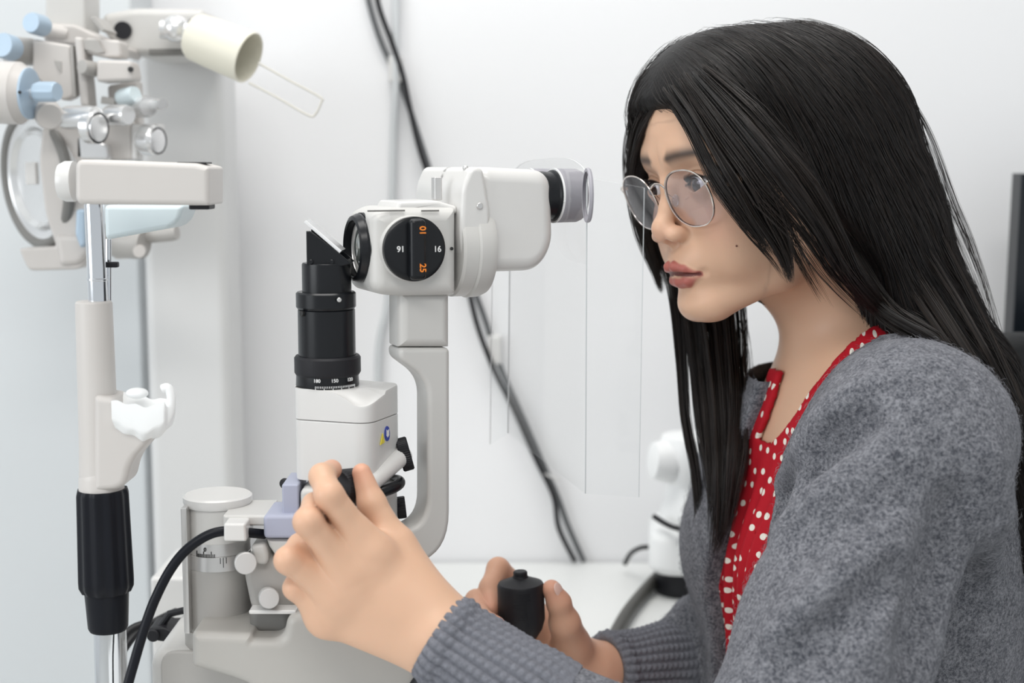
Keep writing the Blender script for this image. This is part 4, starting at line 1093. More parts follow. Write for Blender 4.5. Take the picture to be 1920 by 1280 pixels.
# near hand (her left): back of the hand towards the camera, pinching the knob
n_i = [pj(702, 1040, .938), pj(617, 928, .925), pj(604, 893, .940), pj(622, 880, .960)]
n_m = [pj(665, 1083, .934), pj(577, 978, .918), pj(590, 947, .944), pj(618, 944, .964)]
n_r = [pj(636, 1118, .936), pj(540, 1050, .924), pj(562, 1022, .944), pj(600, 1014, .958)]
n_p = [pj(614, 1158, .942), pj(553, 1102, .934), pj(560, 1072, .952), pj(585, 1062, .966)]
n_t = [pj(785, 1105, .952), pj(744, 1024, .957), pj(697, 943, .962), pj(678, 886, .966)]
nf = [(n_i, [.0100, .0094, .0084, .0070]), (n_m, [.0098, .0092, .0082, .0072]), (n_r, [.0093, .0088, .0077, .0068]), (n_p, [.0086, .0076, .0067, .0060]), (n_t, [.0130, .0108, .0096, .0066])]
wa = pj(828, 1168, .938); wb = pj(800, 1214, .938)
npd = [(wa, n_i[0], .020, .0125), (wa.lerp(wb, .3), n_m[0], .020, .0125), (wa.lerp(wb, .6), n_r[0], .019, .012), (wb, n_p[0], .018, .0115), (wa, n_t[1], .018, .0125),
       (pj(760, 1110, .955), pj(700, 1080, .955), .014, .012), (W1, wa.lerp(wb, .5), .0225, .0215),
       (n_i[0].lerp(n_i[1], .38), n_m[0].lerp(n_m[1], .30), .0080, .0080), (n_m[0].lerp(n_m[1], .45) + Vector((0, .010, 0)), n_r[0].lerp(n_r[1], .5) + Vector((0, .010, 0)), .0080, .0080), (n_m[0].lerp(n_m[1], .8) + Vector((0, .016, 0)), n_r[0].lerp(n_r[1], .7) + Vector((0, .014, 0)), .0075, .0075), (n_r[0].lerp(n_r[1], .25), n_p[0].lerp(n_p[1], .2), .0075, .0075),
       (pj(702, 1036, .934), pj(700, 1046, .934), .0112, .0108), (pj(660, 1084, .931), pj(664, 1092, .931), .0105, .0100), (pj(634, 1122, .932), pj(638, 1128, .932), .0098, .0095), (pj(608, 1160, .938), pj(612, 1164, .938), .009, .009)]
# far hand (her right): wrapped round the joystick
f_i = [pj(985, 1185, 1.175), pj(938, 1130, 1.172), pj(922, 1085, 1.158), pj(930, 1062, 1.145)]
f_m = [pj(985, 1215, 1.165), pj(915, 1180, 1.160), pj(903, 1140, 1.140), pj(920, 1128, 1.120)]
f_m = [pj(1000, 1195, 1.175), pj(930, 1160, 1.172), pj(893, 1126, 1.145), pj(903, 1158, 1.115), pj(930, 1172, 1.088)]
f_r = [pj(1000, 1250, 1.160), pj(935, 1230, 1.150), pj(912, 1190, 1.120), pj(935, 1180, 1.095)]
f_p = [pj(1005, 1285, 1.150), pj(950, 1270, 1.135), pj(928, 1240, 1.110), pj(945, 1225, 1.090)]
f_i = [pj(995, 1150, 1.178), pj(975, 1105, 1.182), pj(934, 1066, 1.165), pj(918, 1102, 1.148), pj(922, 1140, 1.130)]
f_t = [pj(1072, 1212, 1.145), pj(1059, 1168, 1.124), pj(1048, 1130, 1.118), pj(1034, 1104, 1.116)]
ff = [(f_i, [.0100, .0095, .0092, .0084, .0074]), (f_m, [.0100, .0095, .0090, .0082, .0075]), (f_r, [.0098, .0092, .0082, .0072]), (f_p, [.009, .008, .007, .0064]), (f_t, [.0130, .0105, .0096, .0076])]
fw = pj(1083, 1246, 1.168)
fpd = [(fw, f_i[0], .018, .014), (fw, f_m[0], .019, .014), (pj(1085, 1256, 1.165), f_r[0], .019, .014), (pj(1085, 1262, 1.160), f_p[0], .018, .013), (fw, f_t[1], .015, .0110), (W2, fw, .0225, .019), (fw, f_t[0], .016, .0135)]
def bb(pts, m):
    a = np.array([list(p) for p in pts]); return a.min(0) - m, a.max(0) + m
def gated(P, box, fn, big=.05):
    lo, hi = v3(box[0]), v3(box[1]); q = np.maximum(np.maximum(lo - P, P - hi), 0); dist = np.sqrt((q * q).sum(1)); o = dist + big; m = dist <= 0
    if m.any(): o[m] = fn(P[m])
    return o
def all_pts(fs): return [p for pts, _ in fs for p in pts]
BX_HEAD = (HT - np.array([.19, .19, .19]), HT + np.array([.19, .19, .19]))
BX_N = bb(all_pts(nf) + [W1, wa, wb], .06); BX_F = bb(all_pts(ff) + [W2, fw], .06)
BX_A1 = bb([S1, E1, W1], .11); BX_A2 = bb([S2, E2, W2], .11)
def hs(P): return head_sdf(w2h(P)) / F32(1000)
def body_sdf(P):
    d = gated(P, BX_HEAD, hs)
    d = smin(d, neck_sdf(P), .030)
    d = smin(d, torso_sdf(P), .045)
    d = np.minimum(d, 1.0)
    for bx, S, E, W in ((BX_A1, S1, E1, W1), (BX_A2, S2, E2, W2)):
        d = smin(d, gated(P, bx, lambda q: limb_sdf(q, S, E, W)), .03)
    d = smin(d, gated(P, BX_N, lambda q: hand_sdf(q, W1, nf, npd)), .010)
    d = smin(d, gated(P, BX_F, lambda q: hand_sdf(q, W2, ff, fpd)), .010)
    return d
def near_seg(P, a, b, r, sl):
    return s_cone(P, a, b, r, r) < sl
def pred_fine(P, sl):
    m = (P[:, 2] > 1.09 - sl) & near_seg(P, HT, HT, .2, sl)
    m |= near_seg(P, HT + np.array([0, 0, -.03]), TC + Vector((-.05, -.02, .04)), .105, sl)
    return m
def pred_face(P, sl):
    q = w2h(P); s = sl * 1000
    return (q[:, 1] > 40 - s) & (q[:, 2] < 50 + s) & (q[:, 2] > -115 - s) & (np.abs(q[:, 0]) < 70 + s)
def pred_hand(P, sl):
    a = w_near = s_cone(P, W1.lerp(E1, .12), wa, .05, .05) < sl
    a |= gated(P, bb(all_pts(nf), .03), lambda q: np.full(len(q), -1, F32)) < sl
    b_ = s_cone(P, W2.lerp(E2, .12), fw, .05, .05) < sl
    b_ |= gated(P, bb(all_pts(ff), .03), lambda q: np.full(len(q), -1, F32)) < sl
    return a | b_
P_ALL_LO = np.array([-.25, .82, .60]); P_ALL_HI = np.array([.52, 1.48, 1.36])
QUICK = globals().get('QUICK', False)
pieces = []
pf = lambda P, s: pred_face(P, s)
px_ = lambda P, s: (pred_fine(P, s)) & ((~pred_face(P, -s)) if s > 0 else ~pred_face(P, 0))
ph = lambda P, s: pred_hand(P, s) 
pc = lambda P, s: (~pred_fine(P, -s * 1.0 + .003)) & (~pred_hand(P, -s + .003)) if s > 0 else (~pred_fine(P, -.003)) & (~pred_hand(P, -.003)) & (P[:, 2] > .62)
for pr_, h_, lo_, hi_ in ((pf, .0010, BX_HEAD[0], BX_HEAD[1]), (px_, .002, P_ALL_LO, P_ALL_HI), (ph, .0014, P_ALL_LO, P_ALL_HI), (pc, .006, P_ALL_LO, P_ALL_HI)):
    pieces.append(sdf_mesh(body_sdf, lo_, hi_, h_, pr_))
off = 0; VV = []; FF = []
for p, q in pieces: VV.append(p); FF.append(q + off); off += len(p)
VV = np.concatenate(VV); FF = np.concatenate(FF)
# skin tones: base skin, lips, brows as own colours; shade painted into the lip gap
Q = w2h(VV.astype(F32)); A = Q.copy(); A[:, 0] = np.abs(A[:, 0])
isface = (Q[:, 1] > 30) & (np.abs(Q[:, 0]) < 75) & (Q[:, 2] > -120) & (Q[:, 2] < 60)
sm = lambda x, a, b_: np.clip((x - a) / (b_ - a), 0, 1) ** 2 * (3 - 2 * np.clip((x - a) / (b_ - a), 0, 1))
ld = np.minimum(lips_up(A, A), lips_lo(A, A))
lip = (1 - sm(ld, .15, 1.3)) * isface * (A[:, 1] > 78) 
skin = np.tile(np.array([0.68, 0.430, 0.295]), (len(VV), 1))
blush = np.exp(-(((A[:, 0] - 44) / 16) ** 2 + ((A[:, 2] + 34) / 16) ** 2)) * isface * .30
nosep = np.exp(-(((A[:, 0]) / 14) ** 2 + ((A[:, 2] + 36) / 9) ** 2)) * isface * .25 * (A[:, 1] > 85)
def lay(c, m):
    global skin
    skin = skin * (1 - m[:, None]) + np.array(c) * m[:, None]
lay((0.72, 0.34, 0.26), blush + nosep)
lay((0.40, 0.105, 0.090), np.clip(lip, 0, 1) * .92)
dg = s_chain(A, [(0, 92.5, -67.3), (10, 89.0, -67.8), (21, 80, -69.2)], [1.6, 1.4, .5], 0)
lay((0.13, 0.035, 0.03), (1 - sm(dg, .3, 1.2)) * isface)  # shade between the parted lips, painted dark
bz = 21.6 + 2.0 * np.sin((A[:, 0] - 10) / 34 * 2.4) - np.maximum(0, A[:, 0] - 38) * .25
bw = np.interp(A[:, 0], [10, 14, 30, 44, 52], [2.6, 5.2, 4.8, 2.8, 0.3])
brow = np.exp(-((A[:, 2] - bz) / np.maximum(bw, .05)) ** 2) * sm(A[:, 0], 6, 13) * (1 - sm(A[:, 0], 48, 53)) * isface * .92
lay((0.045, 0.035, 0.032), brow)
# fine dark line along the lashes
E_ = np.array(EYE); u = np.clip((A[:, 0] - EOX) / EHW, -1.08, 1.15); uu = np.clip(u, -1, 1)
zu = E_[2] + 1.8 + 5.4 * (1 - uu ** 2) ** .8 + u * 1.6
lash = np.exp(-((A[:, 2] - zu - .2) / .9) ** 2) * (np.abs(A[:, 0] - E_[0]) < 16) * isface * (A[:, 1] > 60) * .9
lay((0.03, 0.022, 0.02), lash)
mole = h2w((-44, 62, -52))
# mole on the near cheek, fingertips a little redder
tips = np.zeros(len(VV))
for pts, rs in nf + ff:
    tips = np.maximum(tips, np.exp(-(np.linalg.norm(VV - np.array(pts[-1]), axis=1) / .013) ** 2))
hot = ((VV > BX_F[0]) & (VV < BX_F[1])).all(1) * np.clip((1.35 - VV[:, 1]) / .1, 0, 1) * .45
lay((0.62, 0.31, 0.215), hot)
for pts, rs in nf:
    for q_, s_, w_ in ((pts[0], .011, .35), (pts[1], .009, .35)):
        tips = np.maximum(tips, w_ * np.exp(-(np.linalg.norm(VV - np.array(q_), axis=1) / s_) ** 2))
lay((0.72, 0.31, 0.22), tips * .5)
col = np.c_[skin, np.ones(len(VV))]
def skin_mat():
    m = mat('skin', (0.75, 0.5, 0.4), 0.42, spec=0.38, sss=0.14)
    nt = m.node_tree; p = nt.nodes['Principled BSDF']
    a = nt.nodes.new('ShaderNodeVertexColor'); a.layer_name = 'tone'
    nt.links.new(a.outputs['Color'], p.inputs['Base Color'])
    tc = nt.nodes.new('ShaderNodeTexCoord'); n = nt.nodes.new('ShaderNodeTexNoise'); n.inputs['Scale'].default_value = 900; n.inputs['Detail'].default_value = 2
    b_ = nt.nodes.new('ShaderNodeBump'); b_.inputs['Strength'].default_value = .12; b_.inputs['Distance'].default_value = .0004
    nt.links.new(tc.outputs['Object'], n.inputs['Vector']); nt.links.new(n.outputs['Fac'], b_.inputs['Height']); nt.links.new(b_.outputs['Normal'], p.inputs['Normal'])
    return m
M_SKIN = skin_mat()
woman = thing('person', 'woman with long black hair, round thin-rimmed glasses, grey cardigan over red polka-dot dress', 'person', Vector((TC.x + .1, TC.y + .05, .62)))
def grad0(f, P, e):
    return np.stack([f(P + v3([e * (a == k) for k in range(3)])) - f(P - v3([e * (a == k) for k in range(3)])) for a in range(3)], 1)
NN = []
for (p_, q_), e_ in zip(pieces, (.0006, .0006, .0006, .002)):
    g_ = grad0(body_sdf, p_.astype(F32), e_); NN.append(g_ / (np.linalg.norm(g_, axis=1, keepdims=True) + 1e-9))
body = big_mesh('body', VV, FF, M_SKIN, woman, {'tone': col}, normals=np.concatenate(NN))
# eyes
M_SCL = mat('sclera', (0.78, 0.76, 0.75), 0.12, coat=1.0, noise=(300, .02)); M_IRIS = mat('dark_brown_iris', (0.035, 0.022, 0.016), 0.1, coat=1.0, noise=(900, .3)); M_PUP = mat('pupil', (0.004, 0.004, 0.004), 0.05, coat=1.0, noise=(10, .1))
for sx in (-1, 1):
    ec = h2w((EYE[0] * sx, EYE[1], EYE[2])); gz = Vector(HR @ np.array([.04 if sx < 0 else .0, 1, -.05]))
    Mx = align(ec, gz); vs = []; fs = []; mi = []; NR_ = 40; NS = 40
    for i in range(NR_ + 1):
        th = math.pi * i / NR_; rr = .0122 + (.0007 * max(0, math.cos(th * 2.6)) if th < .6 else 0)
        for k in range(NS):
            a = 2 * math.pi * k / NS; vs.append(Mx @ Vector((rr * math.sin(th) * math.cos(a), rr * math.sin(th) * math.sin(a), rr * math.cos(th))))
    for i in range(NR_):
        for k in range(NS):
            fs.append((i * NS + k, i * NS + (k + 1) % NS, (i + 1) * NS + (k + 1) % NS, (i + 1) * NS + k)); th = (i + .5) / NR_ * 180
            mi.append(2 if th < 11 else 1 if th < 32 else 0)
    b = MB(); b.v = [tuple(v) for v in vs]; b.f = fs; b.m = mi
    part('eye', b, [M_SCL, M_IRIS, M_PUP], body, sharp=0)
# lashes of the upper lids
M_LASH = mat('eyelash', (0.012, 0.01, 0.01), 0.5, noise=(100, .1))
for sx in (-1, 1):
    b = MB()
    for k in range(46):
        u_ = -0.9 + 1.85 * k / 45; x = EOX + EHW * u_; z = EYE[2] + 1.8 + 5.4 * max(0, 1 - u_ * u_) ** .8 + u_ * 1.6
        ry = math.sqrt(max(1, 13.6 ** 2 - (x - EYE[0]) ** 2 - (z - EYE[2]) ** 2)); y = EYE[1] + ry
        dx = u_ * 3.5; L_ = 5.5 + 1.5 * u_
        p0 = h2w((sx * x, y - .5, z)); p1 = h2w((sx * (x + dx * .5), y + L_ * .55, z - .4)); p2 = h2w((sx * (x + dx), y + L_ * .95, z + 2.0))
        b.tube([p0, p1, p2], [.00022, .00016, .00004], 4)
    part('eyelashes', b, M_LASH, body, sharp=0)
b = MB(); 
mq = raymarch(hs, 1381, 461)
if mq is not None: b.ball(frame(Vector(mq)), .0008, n=12); part('mole', b, mat('mole', (.16, .07, .05), .5, noise=(100, .1)), body)

# nail of the far thumb
M_NAIL = mat('fingernail', (0.80, 0.55, 0.47), 0.25, spec=.5, noise=(200, .02))
for tip_, base_, r_, side in ((f_t[3], f_t[2], .0078, Vector((.75, -.62, .2))),):
    ax = (tip_ - base_).normalized(); nrm = (side - ax * side.dot(ax)).normalized()
    b = MB(); b.ball(align(tip_ - ax * .001 + nrm * (r_ - .0009), nrm, ax), .0062, .0048, .0013, 20)
    part('fingernail', b, M_NAIL, body)
# ------------------------------------------------------------------ clothes
SLV1 = [S1, S1.lerp(E1, .5), E1]; 
cuffA = W1.lerp(E1, .02); cuffB = W1.lerp(E1, .40)
cuffC = W2.lerp(E2, .05)
def fm(d, P, s, a, seed): return d - a * noise3(P, s, seed)
def card_base(P):
    d = torso_sdf(P) - .017
    d = smin(d, s_cone(P, S1, S1, .059, .059), .03)
    s = s_chain(P, [S1, S1.lerp(E1, .5), E1], [.062, .064, .064], .02)
    s = smin(s, s_chain(P, [E1, E1.lerp(W1, .35), E1.lerp(W1, .72), cuffA], [.060, .050, .0315, .0215], .01), .03)
    d = smin(d, s, .022)
    s2 = s_chain(P, [S2, S2.lerp(E2, .5), E2], [.060, .062, .060], .02)
    s2 = smin(s2, s_chain(P, [E2, E2.lerp(W2, .4), cuffC], [.050, .037, .0262], .01), .03)
    s2 = smin(s2, s_cone(P, PY(1262, 1190, 1.235), PY(1300, 1165, 1.25), .016, .024), .018)
    d = smin(d, s2, .022)
    return d
def hit(f, pts, off=0.0):
    out = []
    for p in pts:
        q = raymarch(f, p[0], p[1])
        if q is None: continue
        d = np.array(ray(p[0], p[1])); out.append(Vector(q + d / np.linalg.norm(d) * off))
    return out
tc = lambda v: w2t(np.array([list(v)], F32))[0]
near_edge = [tc(v) for v in hit(lambda P: torso_sdf(P) - .018, [(1640, 622), (1600, 652), (1560, 692), (1500, 772), (1460, 850), (1440, 950), (1424, 1050), (1406, 1160), (1392, 1275)])]
far_edge = [tc(v) for v in hit(lambda P: torso_sdf(P) - .007, [(1455, 702), (1428, 760), (1400, 830), (1378, 930), (1358, 1020), (1343, 1100), (1335, 1200), (1333, 1275)])]
def edge_fn(E, ext):
    e = sorted([(float(p[2]), float(p[0])) for p in E]); return [a for a, _ in e], [b_ for _, b_ in e]
nez, nex = edge_fn(near_edge, 0); fez, fex = edge_fn(far_edge, 0)
fez.append(fez[-1] + .003); fex.append(.30)
# ridges and grooves of the cloth
torso_only = lambda P: torso_sdf(P) - .017
FOLDS = []
def fold(pts, r, off, k, sign): 
    h = hit(card_base, pts, off)
    if len(h) > 1: FOLDS.append((h, r, k, sign))
fold([(1640, 720), (1570, 765), (1510, 835), (1474, 905)], .010, .005, .014, 1)
fold([(1620, 800), (1560, 848), (1510, 905), (1474, 968)], .016, .001, .018, -1)
fold([(1690, 850), (1610, 900), (1540, 950), (1482, 995)], .014, .008, .020, 1)
fold([(1790, 950), (1775, 1030), (1755, 1110), (1730, 1200), (1710, 1275)], .017, .000, .022, -1)
fold([(1660, 1010), (1580, 1080), (1520, 1140), (1470, 1180)], .012, .007, .02, 1)
fold([(1680, 1080), (1600, 1150), (1530, 1215), (1480, 1250)], .009, -.002, .018, -1)
fold([(1850, 860), (1860, 960), (1850, 1060)], .014, .008, .02, 1)
FOLDS = [f for f in FOLDS]
def card_sdf(P, opened=True):
    d = card_base(P)
    for pts, r, k, sg in FOLDS:
        lo, hi = bb(pts, r + k + .03); m = ((P > v3(lo)) & (P < v3(hi))).all(1)
        if not m.any(): continue
        c = s_chain(P[m], pts, [r * .6] + [r] * (len(pts) - 2) + [r * .6])
        d[m] = smin(d[m], c, k) if sg > 0 else smax(d[m], -c, k)
    d = fm(d, P, 38, .0016, 3); d = fm(d, P, 95, .0007, 5)
    if opened:
        T = w2t(P); xa = np.interp(T[:, 2], nez, nex); xb = np.interp(T[:, 2], fez, fex)
        r = np.minimum(np.minimum(T[:, 0] - xa, xb - T[:, 0]), T[:, 1] + np.where(T[:, 0] > nex[-1] + .03, .09, .05))
        d = np.maximum(d, P[:, 2] - np.where(T[:, 0] > .02, 1.045, 1.094))
        d = smax(d, r, .006)
        # room for the neck, and hollow cuffs
        d = smax(d, -(neck_sdf(P) - .010 - .0 * d), .008)
        d = smax(d, -s_cone(P, W1.lerp(E1, -.1), W1.lerp(E1, .10), .0235, .0235), .004)
        d = smax(d, -s_cone(P, W2.lerp(E2, -.15), W2.lerp(E2, .16), .0265, .0265), .004)
    return d.astype(F32)
skin_t = lambda P: smin(torso_sdf(P), neck_sdf(P), .045)
inner = [tc(v) for v in hit(lambda P: skin_t(P) - .006, [(1612, 622), (1572, 662), (1540, 702), (1490, 775), (1462, 812), (1444, 830)])]
innf = [tc(v) for v in hit(lambda P: skin_t(P) - .006, [(1455, 708), (1445, 745), (1430, 790), (1415, 828)])]
iz, ix = edge_fn(inner, 0); jz_, jx = edge_fn(innf, 0)
ztop_dress = float(np.mean([p[2] for p in (inner[-1], innf[-1])]))
def dress_sdf(P):
    d = skin_t(P) - .006
    T = w2t(P)
    w = np.exp(-((T[:, 1] - .1) / .05) ** 2)
    d = d - .0022 * np.sin(T[:, 0] * 330 + 2.2 * np.sin(T[:, 2] * 14)) * np.clip((ztop_dress - T[:, 2]) / .08, 0, 1)
    xa = np.interp(T[:, 2], iz, ix); xb = np.interp(T[:, 2], jz_, jx)
    r = np.minimum(np.minimum(T[:, 0] - xa, xb - T[:, 0]), T[:, 2] - ztop_dress)
    d = smax(d, r, .002)
    d = np.maximum(d, T[:, 2] - np.where(T[:, 0] > .5 * (ix[-1] + jx[-1]), max(jz_) + .004, max(iz) + .012))
    d = np.maximum(d, np.where((T[:, 2] > ztop_dress - .01) & (T[:, 0] > .5 * (ix[-1] + jx[-1])), T[:, 0] - xb - .022, -1))
    d = np.maximum(d, -(skin_t(P) - .0012))
    return d.astype(F32)
CL_LO = np.array([-.10, .78, .62]); CL_HI = np.array([.56, 1.50, 1.16])
p, q = sdf_mesh(lambda P: card_sdf(P), CL_LO, CL_HI, .0030, lambda P, s: np.ones(len(P), bool))
def wool(name, rib=False):
    m = mat(name, (0.16, 0.16, 0.17), 0.95, spec=.15)
    nt = m.node_tree; pr = nt.nodes['Principled BSDF']
    pr.inputs['Sheen Weight'].default_value = .35; pr.inputs['Sheen Roughness'].default_value = .5
    pr.inputs['Sheen Tint'].default_value = (.6, .6, .65, 1)
    tcn = nt.nodes.new('ShaderNodeTexCoord')
    def noise(sc, det, rough=.6):
        n = nt.nodes.new('ShaderNodeTexNoise'); n.inputs['Scale'].default_value = sc; n.inputs['Detail'].default_value = det; n.inputs['Roughness'].default_value = rough
        nt.links.new(tcn.outputs['Object'], n.inputs['Vector']); return n
    n1 = noise(430, 5, .75); n2 = noise(90, 3)
    ramp = nt.nodes.new('ShaderNodeValToRGB'); ramp.color_ramp.elements[0].position = .41; ramp.color_ramp.elements[1].position = .61
    ramp.color_ramp.elements[0].color = (0.058, 0.062, 0.076, 1); ramp.color_ramp.elements[1].color = (0.27, 0.275, 0.30, 1)
    ad = nt.nodes.new('ShaderNodeMath'); ad.operation = 'MULTIPLY_ADD'; ad.inputs[1].default_value = .22
    sb = nt.nodes.new('ShaderNodeMath'); sb.operation = 'MULTIPLY'; sb.inputs[1].default_value = .78
    nt.links.new(n1.outputs['Fac'], sb.inputs[0]); nt.links.new(n2.outputs['Fac'], ad.inputs[0]); nt.links.new(sb.outputs[0], ad.inputs[2])
    nt.links.new(ad.outputs[0], ramp.inputs['Fac']); nt.links.new(ramp.outputs['Color'], pr.inputs['Base Color'])
    b1 = nt.nodes.new('ShaderNodeBump'); b1.inputs['Strength'].default_value = .8; b1.inputs['Distance'].default_value = .0022
    nt.links.new(ad.outputs[0], b1.inputs['Height']); nt.links.new(b1.outputs['Normal'], pr.inputs['Normal'])
    return m
M_WOOL = wool('grey_wool')
card = big_mesh('cardigan', p, q, M_WOOL, woman)
card['label'] = 'open grey wool cardigan with ribbed cuffs'
# knitted cuffs
M_KNIT = mat('grey_rib_knit', (0.175, 0.18, 0.205), 0.95, spec=.12, noise=(500, .35), bump=(900, .6, .0008))
def cuff(name, A_, B_, r0, r1, nr, rows):
    Mx = align(A_, B_ - A_); Lh = (B_ - A_).length; vs = []; fs = []; NS = nr * 6; NR2 = rows * 6
    for i in range(NR2 + 1):
        s_ = i / NR2; base = r0 + (r1 - r0) * s_ + .0025 * math.sin(math.pi * min(1, s_ * 6)) * (1 if s_ < 1 / 6 else 0)
        for k in range(NS):
            a = 2 * math.pi * k / NS; c_ = k / 6.0; col_ = int(c_); fr = c_ - col_
            ph_ = s_ * rows + (.5 if col_ % 2 else 0)
            rib = (abs(math.sin(math.pi * fr))) ** .7; st = .65 + .35 * abs(math.sin(math.pi * (ph_ + .35 * fr)))
            wob = 1 + .03 * math.sin(a * 3 + s_ * 7)
            fade = 1 - max(0, (s_ - .8) / .2) * .8
            vs.append(Mx @ Vector((base * wob * math.cos(a), base * wob * math.sin(a), s_ * Lh)) + (Mx.to_3x3() @ Vector((math.cos(a), math.sin(a), 0))) * (.0036 * rib * st * fade))
    n0 = len(vs)
    for i in range(NR2):
        for k in range(NS): fs.append((i * NS + k, i * NS + (k + 1) % NS, (i + 1) * NS + (k + 1) % NS, (i + 1) * NS + k))
    # turned-in inner lip
    for j, (rr, zz) in enumerate(((r0 - .002, -.0005), (r0 - .0045, .004), (r0 - .0045, .035))):
        for k in range(NS):
            a = 2 * math.pi * k / NS; vs.append(Mx @ Vector((rr * math.cos(a), rr * math.sin(a), zz)))
    for j in range(3):
        a0 = 0 if j == 0 else n0 + (j - 1) * NS; a1 = n0 + j * NS
        for k in range(NS): fs.append((a0 + k, a1 + k, a1 + (k + 1) % NS, a0 + (k + 1) % NS))
    b_ = MB(); b_.add(vs, fs); o = part(name, b_, M_KNIT, card, sharp=0); return o
cuff('ribbed_cuff', W1.lerp(E1, -.025), W1.lerp(E1, .36), .0268, .0356, 26, 16)
cuff('ribbed_cuff', W2.lerp(E2, .04), W2.lerp(E2, .42), .0275, .0375, 28, 14)
p, q = sdf_mesh(dress_sdf, CL_LO, CL_HI, .0028, lambda P, s: np.ones(len(P), bool))
md = mat('red_polka_dot_fabric', (0.42, 0.008, 0.018), 0.75, spec=.25)
nt = md.node_tree; pr = nt.nodes['Principled BSDF']
a = nt.nodes.new('ShaderNodeAttribute'); a.attribute_name = 'cloth'
vo = nt.nodes.new('ShaderNodeTexVoronoi'); vo.voronoi_dimensions = '2D'; vo.inputs['Scale'].default_value = 1.0; vo.inputs['Randomness'].default_value = .62
nt.links.new(a.outputs['Vector'], vo.inputs['Vector'])
lt = nt.nodes.new('ShaderNodeMath'); lt.operation = 'LESS_THAN'; lt.inputs[1].default_value = .185
nt.links.new(vo.outputs['Distance'], lt.inputs[0])
mx = nt.nodes.new('ShaderNodeMix'); mx.data_type = 'RGBA'; mx.inputs[6].default_value = (0.42, 0.008, 0.018, 1); mx.inputs[7].default_value = (0.80, 0.76, 0.68, 1)
nt.links.new(lt.outputs[0], mx.inputs[0]); nt.links.new(mx.outputs[2], pr.inputs['Base Color'])
T = w2t(p.astype(F32)); ang = np.arctan2(T[:, 0], T[:, 1] + .03)
uvc = np.stack([ang * .115 / .0130, T[:, 2] / .0130, np.zeros(len(T)), np.ones(len(T))], 1)
dress = big_mesh('dress', p, q, md, woman, {'cloth': uvc})
dress['label'] = 'red dress with small white polka dots'
# ------------------------------------------------------------------ glasses
M_FRAME = mat('pale_gold_wire', (0.78, 0.72, 0.67), 0.18, metal=1.0, noise=(50, .03))
M_FRAMEK = mat('dark_frame_back', (0.03, 0.03, 0.035), 0.3, metal=.6, noise=(50, .05))
M_PAD = glassy('clear_nose_pad', (.95, .95, .95), .06)
spec = thing('glasses', 'round thin-rimmed pale gold glasses with lightly tinted lenses worn by the woman', 'glasses', h2w((0, 95, 0)))
CXL, CYL, CZL = 34.0, 89.5, -9.5
def lens_pt(sx, a, grow=1.0, dy=0.0):
    ca, sa = math.cos(a), math.sin(a)
    rx = 25.4 * grow; rz = 22.6 * grow
    k = (abs(ca) ** 2.35 + abs(sa) ** 2.35) ** (-1 / 2.35)
    x = rx * ca * k; z = rz * sa * k
    if z > 0: x *= 1 + .0; z *= .97
    x += 1.5 * sa                                  # slightly wider at the top outer corner
    y = CYL - .10 * x - .0045 * (x * x + z * z) * .5 + .26 * z + dy
    return h2w((sx * (CXL + x), y, CZL + z))
for sx in (-1, 1):
    b = MB(); b.tube([lens_pt(sx, 2 * math.pi * k / 72) for k in range(72)], .00062, 10, closed=True)
    rimo = part('rim', b, M_FRAME, spec)
    b = MB(); b.tube([lens_pt(sx, 2 * math.pi * k / 72, .985, -1.1) for k in range(72)], .00045, 8, closed=True)
    part('rim_back_edge', b, M_FRAMEK, rimo)
    vs = []; fs = []; NRr = 10; NS = 48
    for side, dy in ((0, .5), (1, -.6)):
        for i in range(NRr + 1):
            for k in range(NS): 
                g = max(i / NRr, .001) * .992; vs.append(lens_pt(sx, 2 * math.pi * k / NS, g, dy))
    for side in (0, 1):
        o_ = side * (NRr + 1) * NS
        for i in range(NRr):
            for k in range(NS): fs.append((o_ + i * NS + k, o_ + i * NS + (k + 1) % NS, o_ + (i + 1) * NS + (k + 1) % NS, o_ + (i + 1) * NS + k))
    o1 = (NRr + 1) * NS
    for k in range(NS): fs.append((NRr * NS + k, NRr * NS + (k + 1) % NS, o1 + NRr * NS + (k + 1) % NS, o1 + NRr * NS + k))
    b = MB(); b.add(vs, fs); part('lens', b, M_LENS, spec, sharp=30)
    # hinge and temple
    P0 = lens_pt(sx, math.radians(28)); x0 = CXL + 25.5
    b = MB(); b.tube(spline([lens_pt(sx, math.radians(24)), h2w((sx * (x0 + 2.5), CYL - 2.5, 2)), h2w((sx * (x0 + 7.5), CYL - 10, 3.5)), h2w((sx * 71.5, 55, 5)), h2w((sx * 75, 10, 5)), h2w((sx * 77, -8, 3)), h2w((sx * 76, -26, -18))], 6), .0009, 8)
    tp = part('temple', b, M_FRAME, spec)
    b = MB(); b.box(align(h2w((sx * (x0 + 3.5), CYL - 5, 2.6)), h2w((0, 1, 0)) - h2w((0, 0, 0))), .0028, .0034, .006, .0006); part('hinge', b, M_FRAME, tp)
    b = MB(); b.ball(align(h2w((sx * 9.6, 84.5, -11)), Vector(HR @ np.array([sx * .7, .6, 0]))), .0032, .0052, .0012, 20); pd_ = part('nose_pad', b, M_PAD, spec)
    b = MB(); b.tube(spline([lens_pt(sx, math.radians(168)), h2w((sx * 8.5, 89.5, -5)), h2w((sx * 9.8, 86, -9))], 5), .0004, 6); part('pad_arm', b, M_FRAME, pd_)
b = MB(); b.tube(spline([lens_pt(-1, math.radians(155)), h2w((-6.0, CYL + 3.6, 3.0)), h2w((0, CYL + 4.6, 4.2)), h2w((6.0, CYL + 3.6, 3.0)), lens_pt(1, math.radians(155))], 8), .00085, 10)
part('bridge', b, M_FRAME, spec)
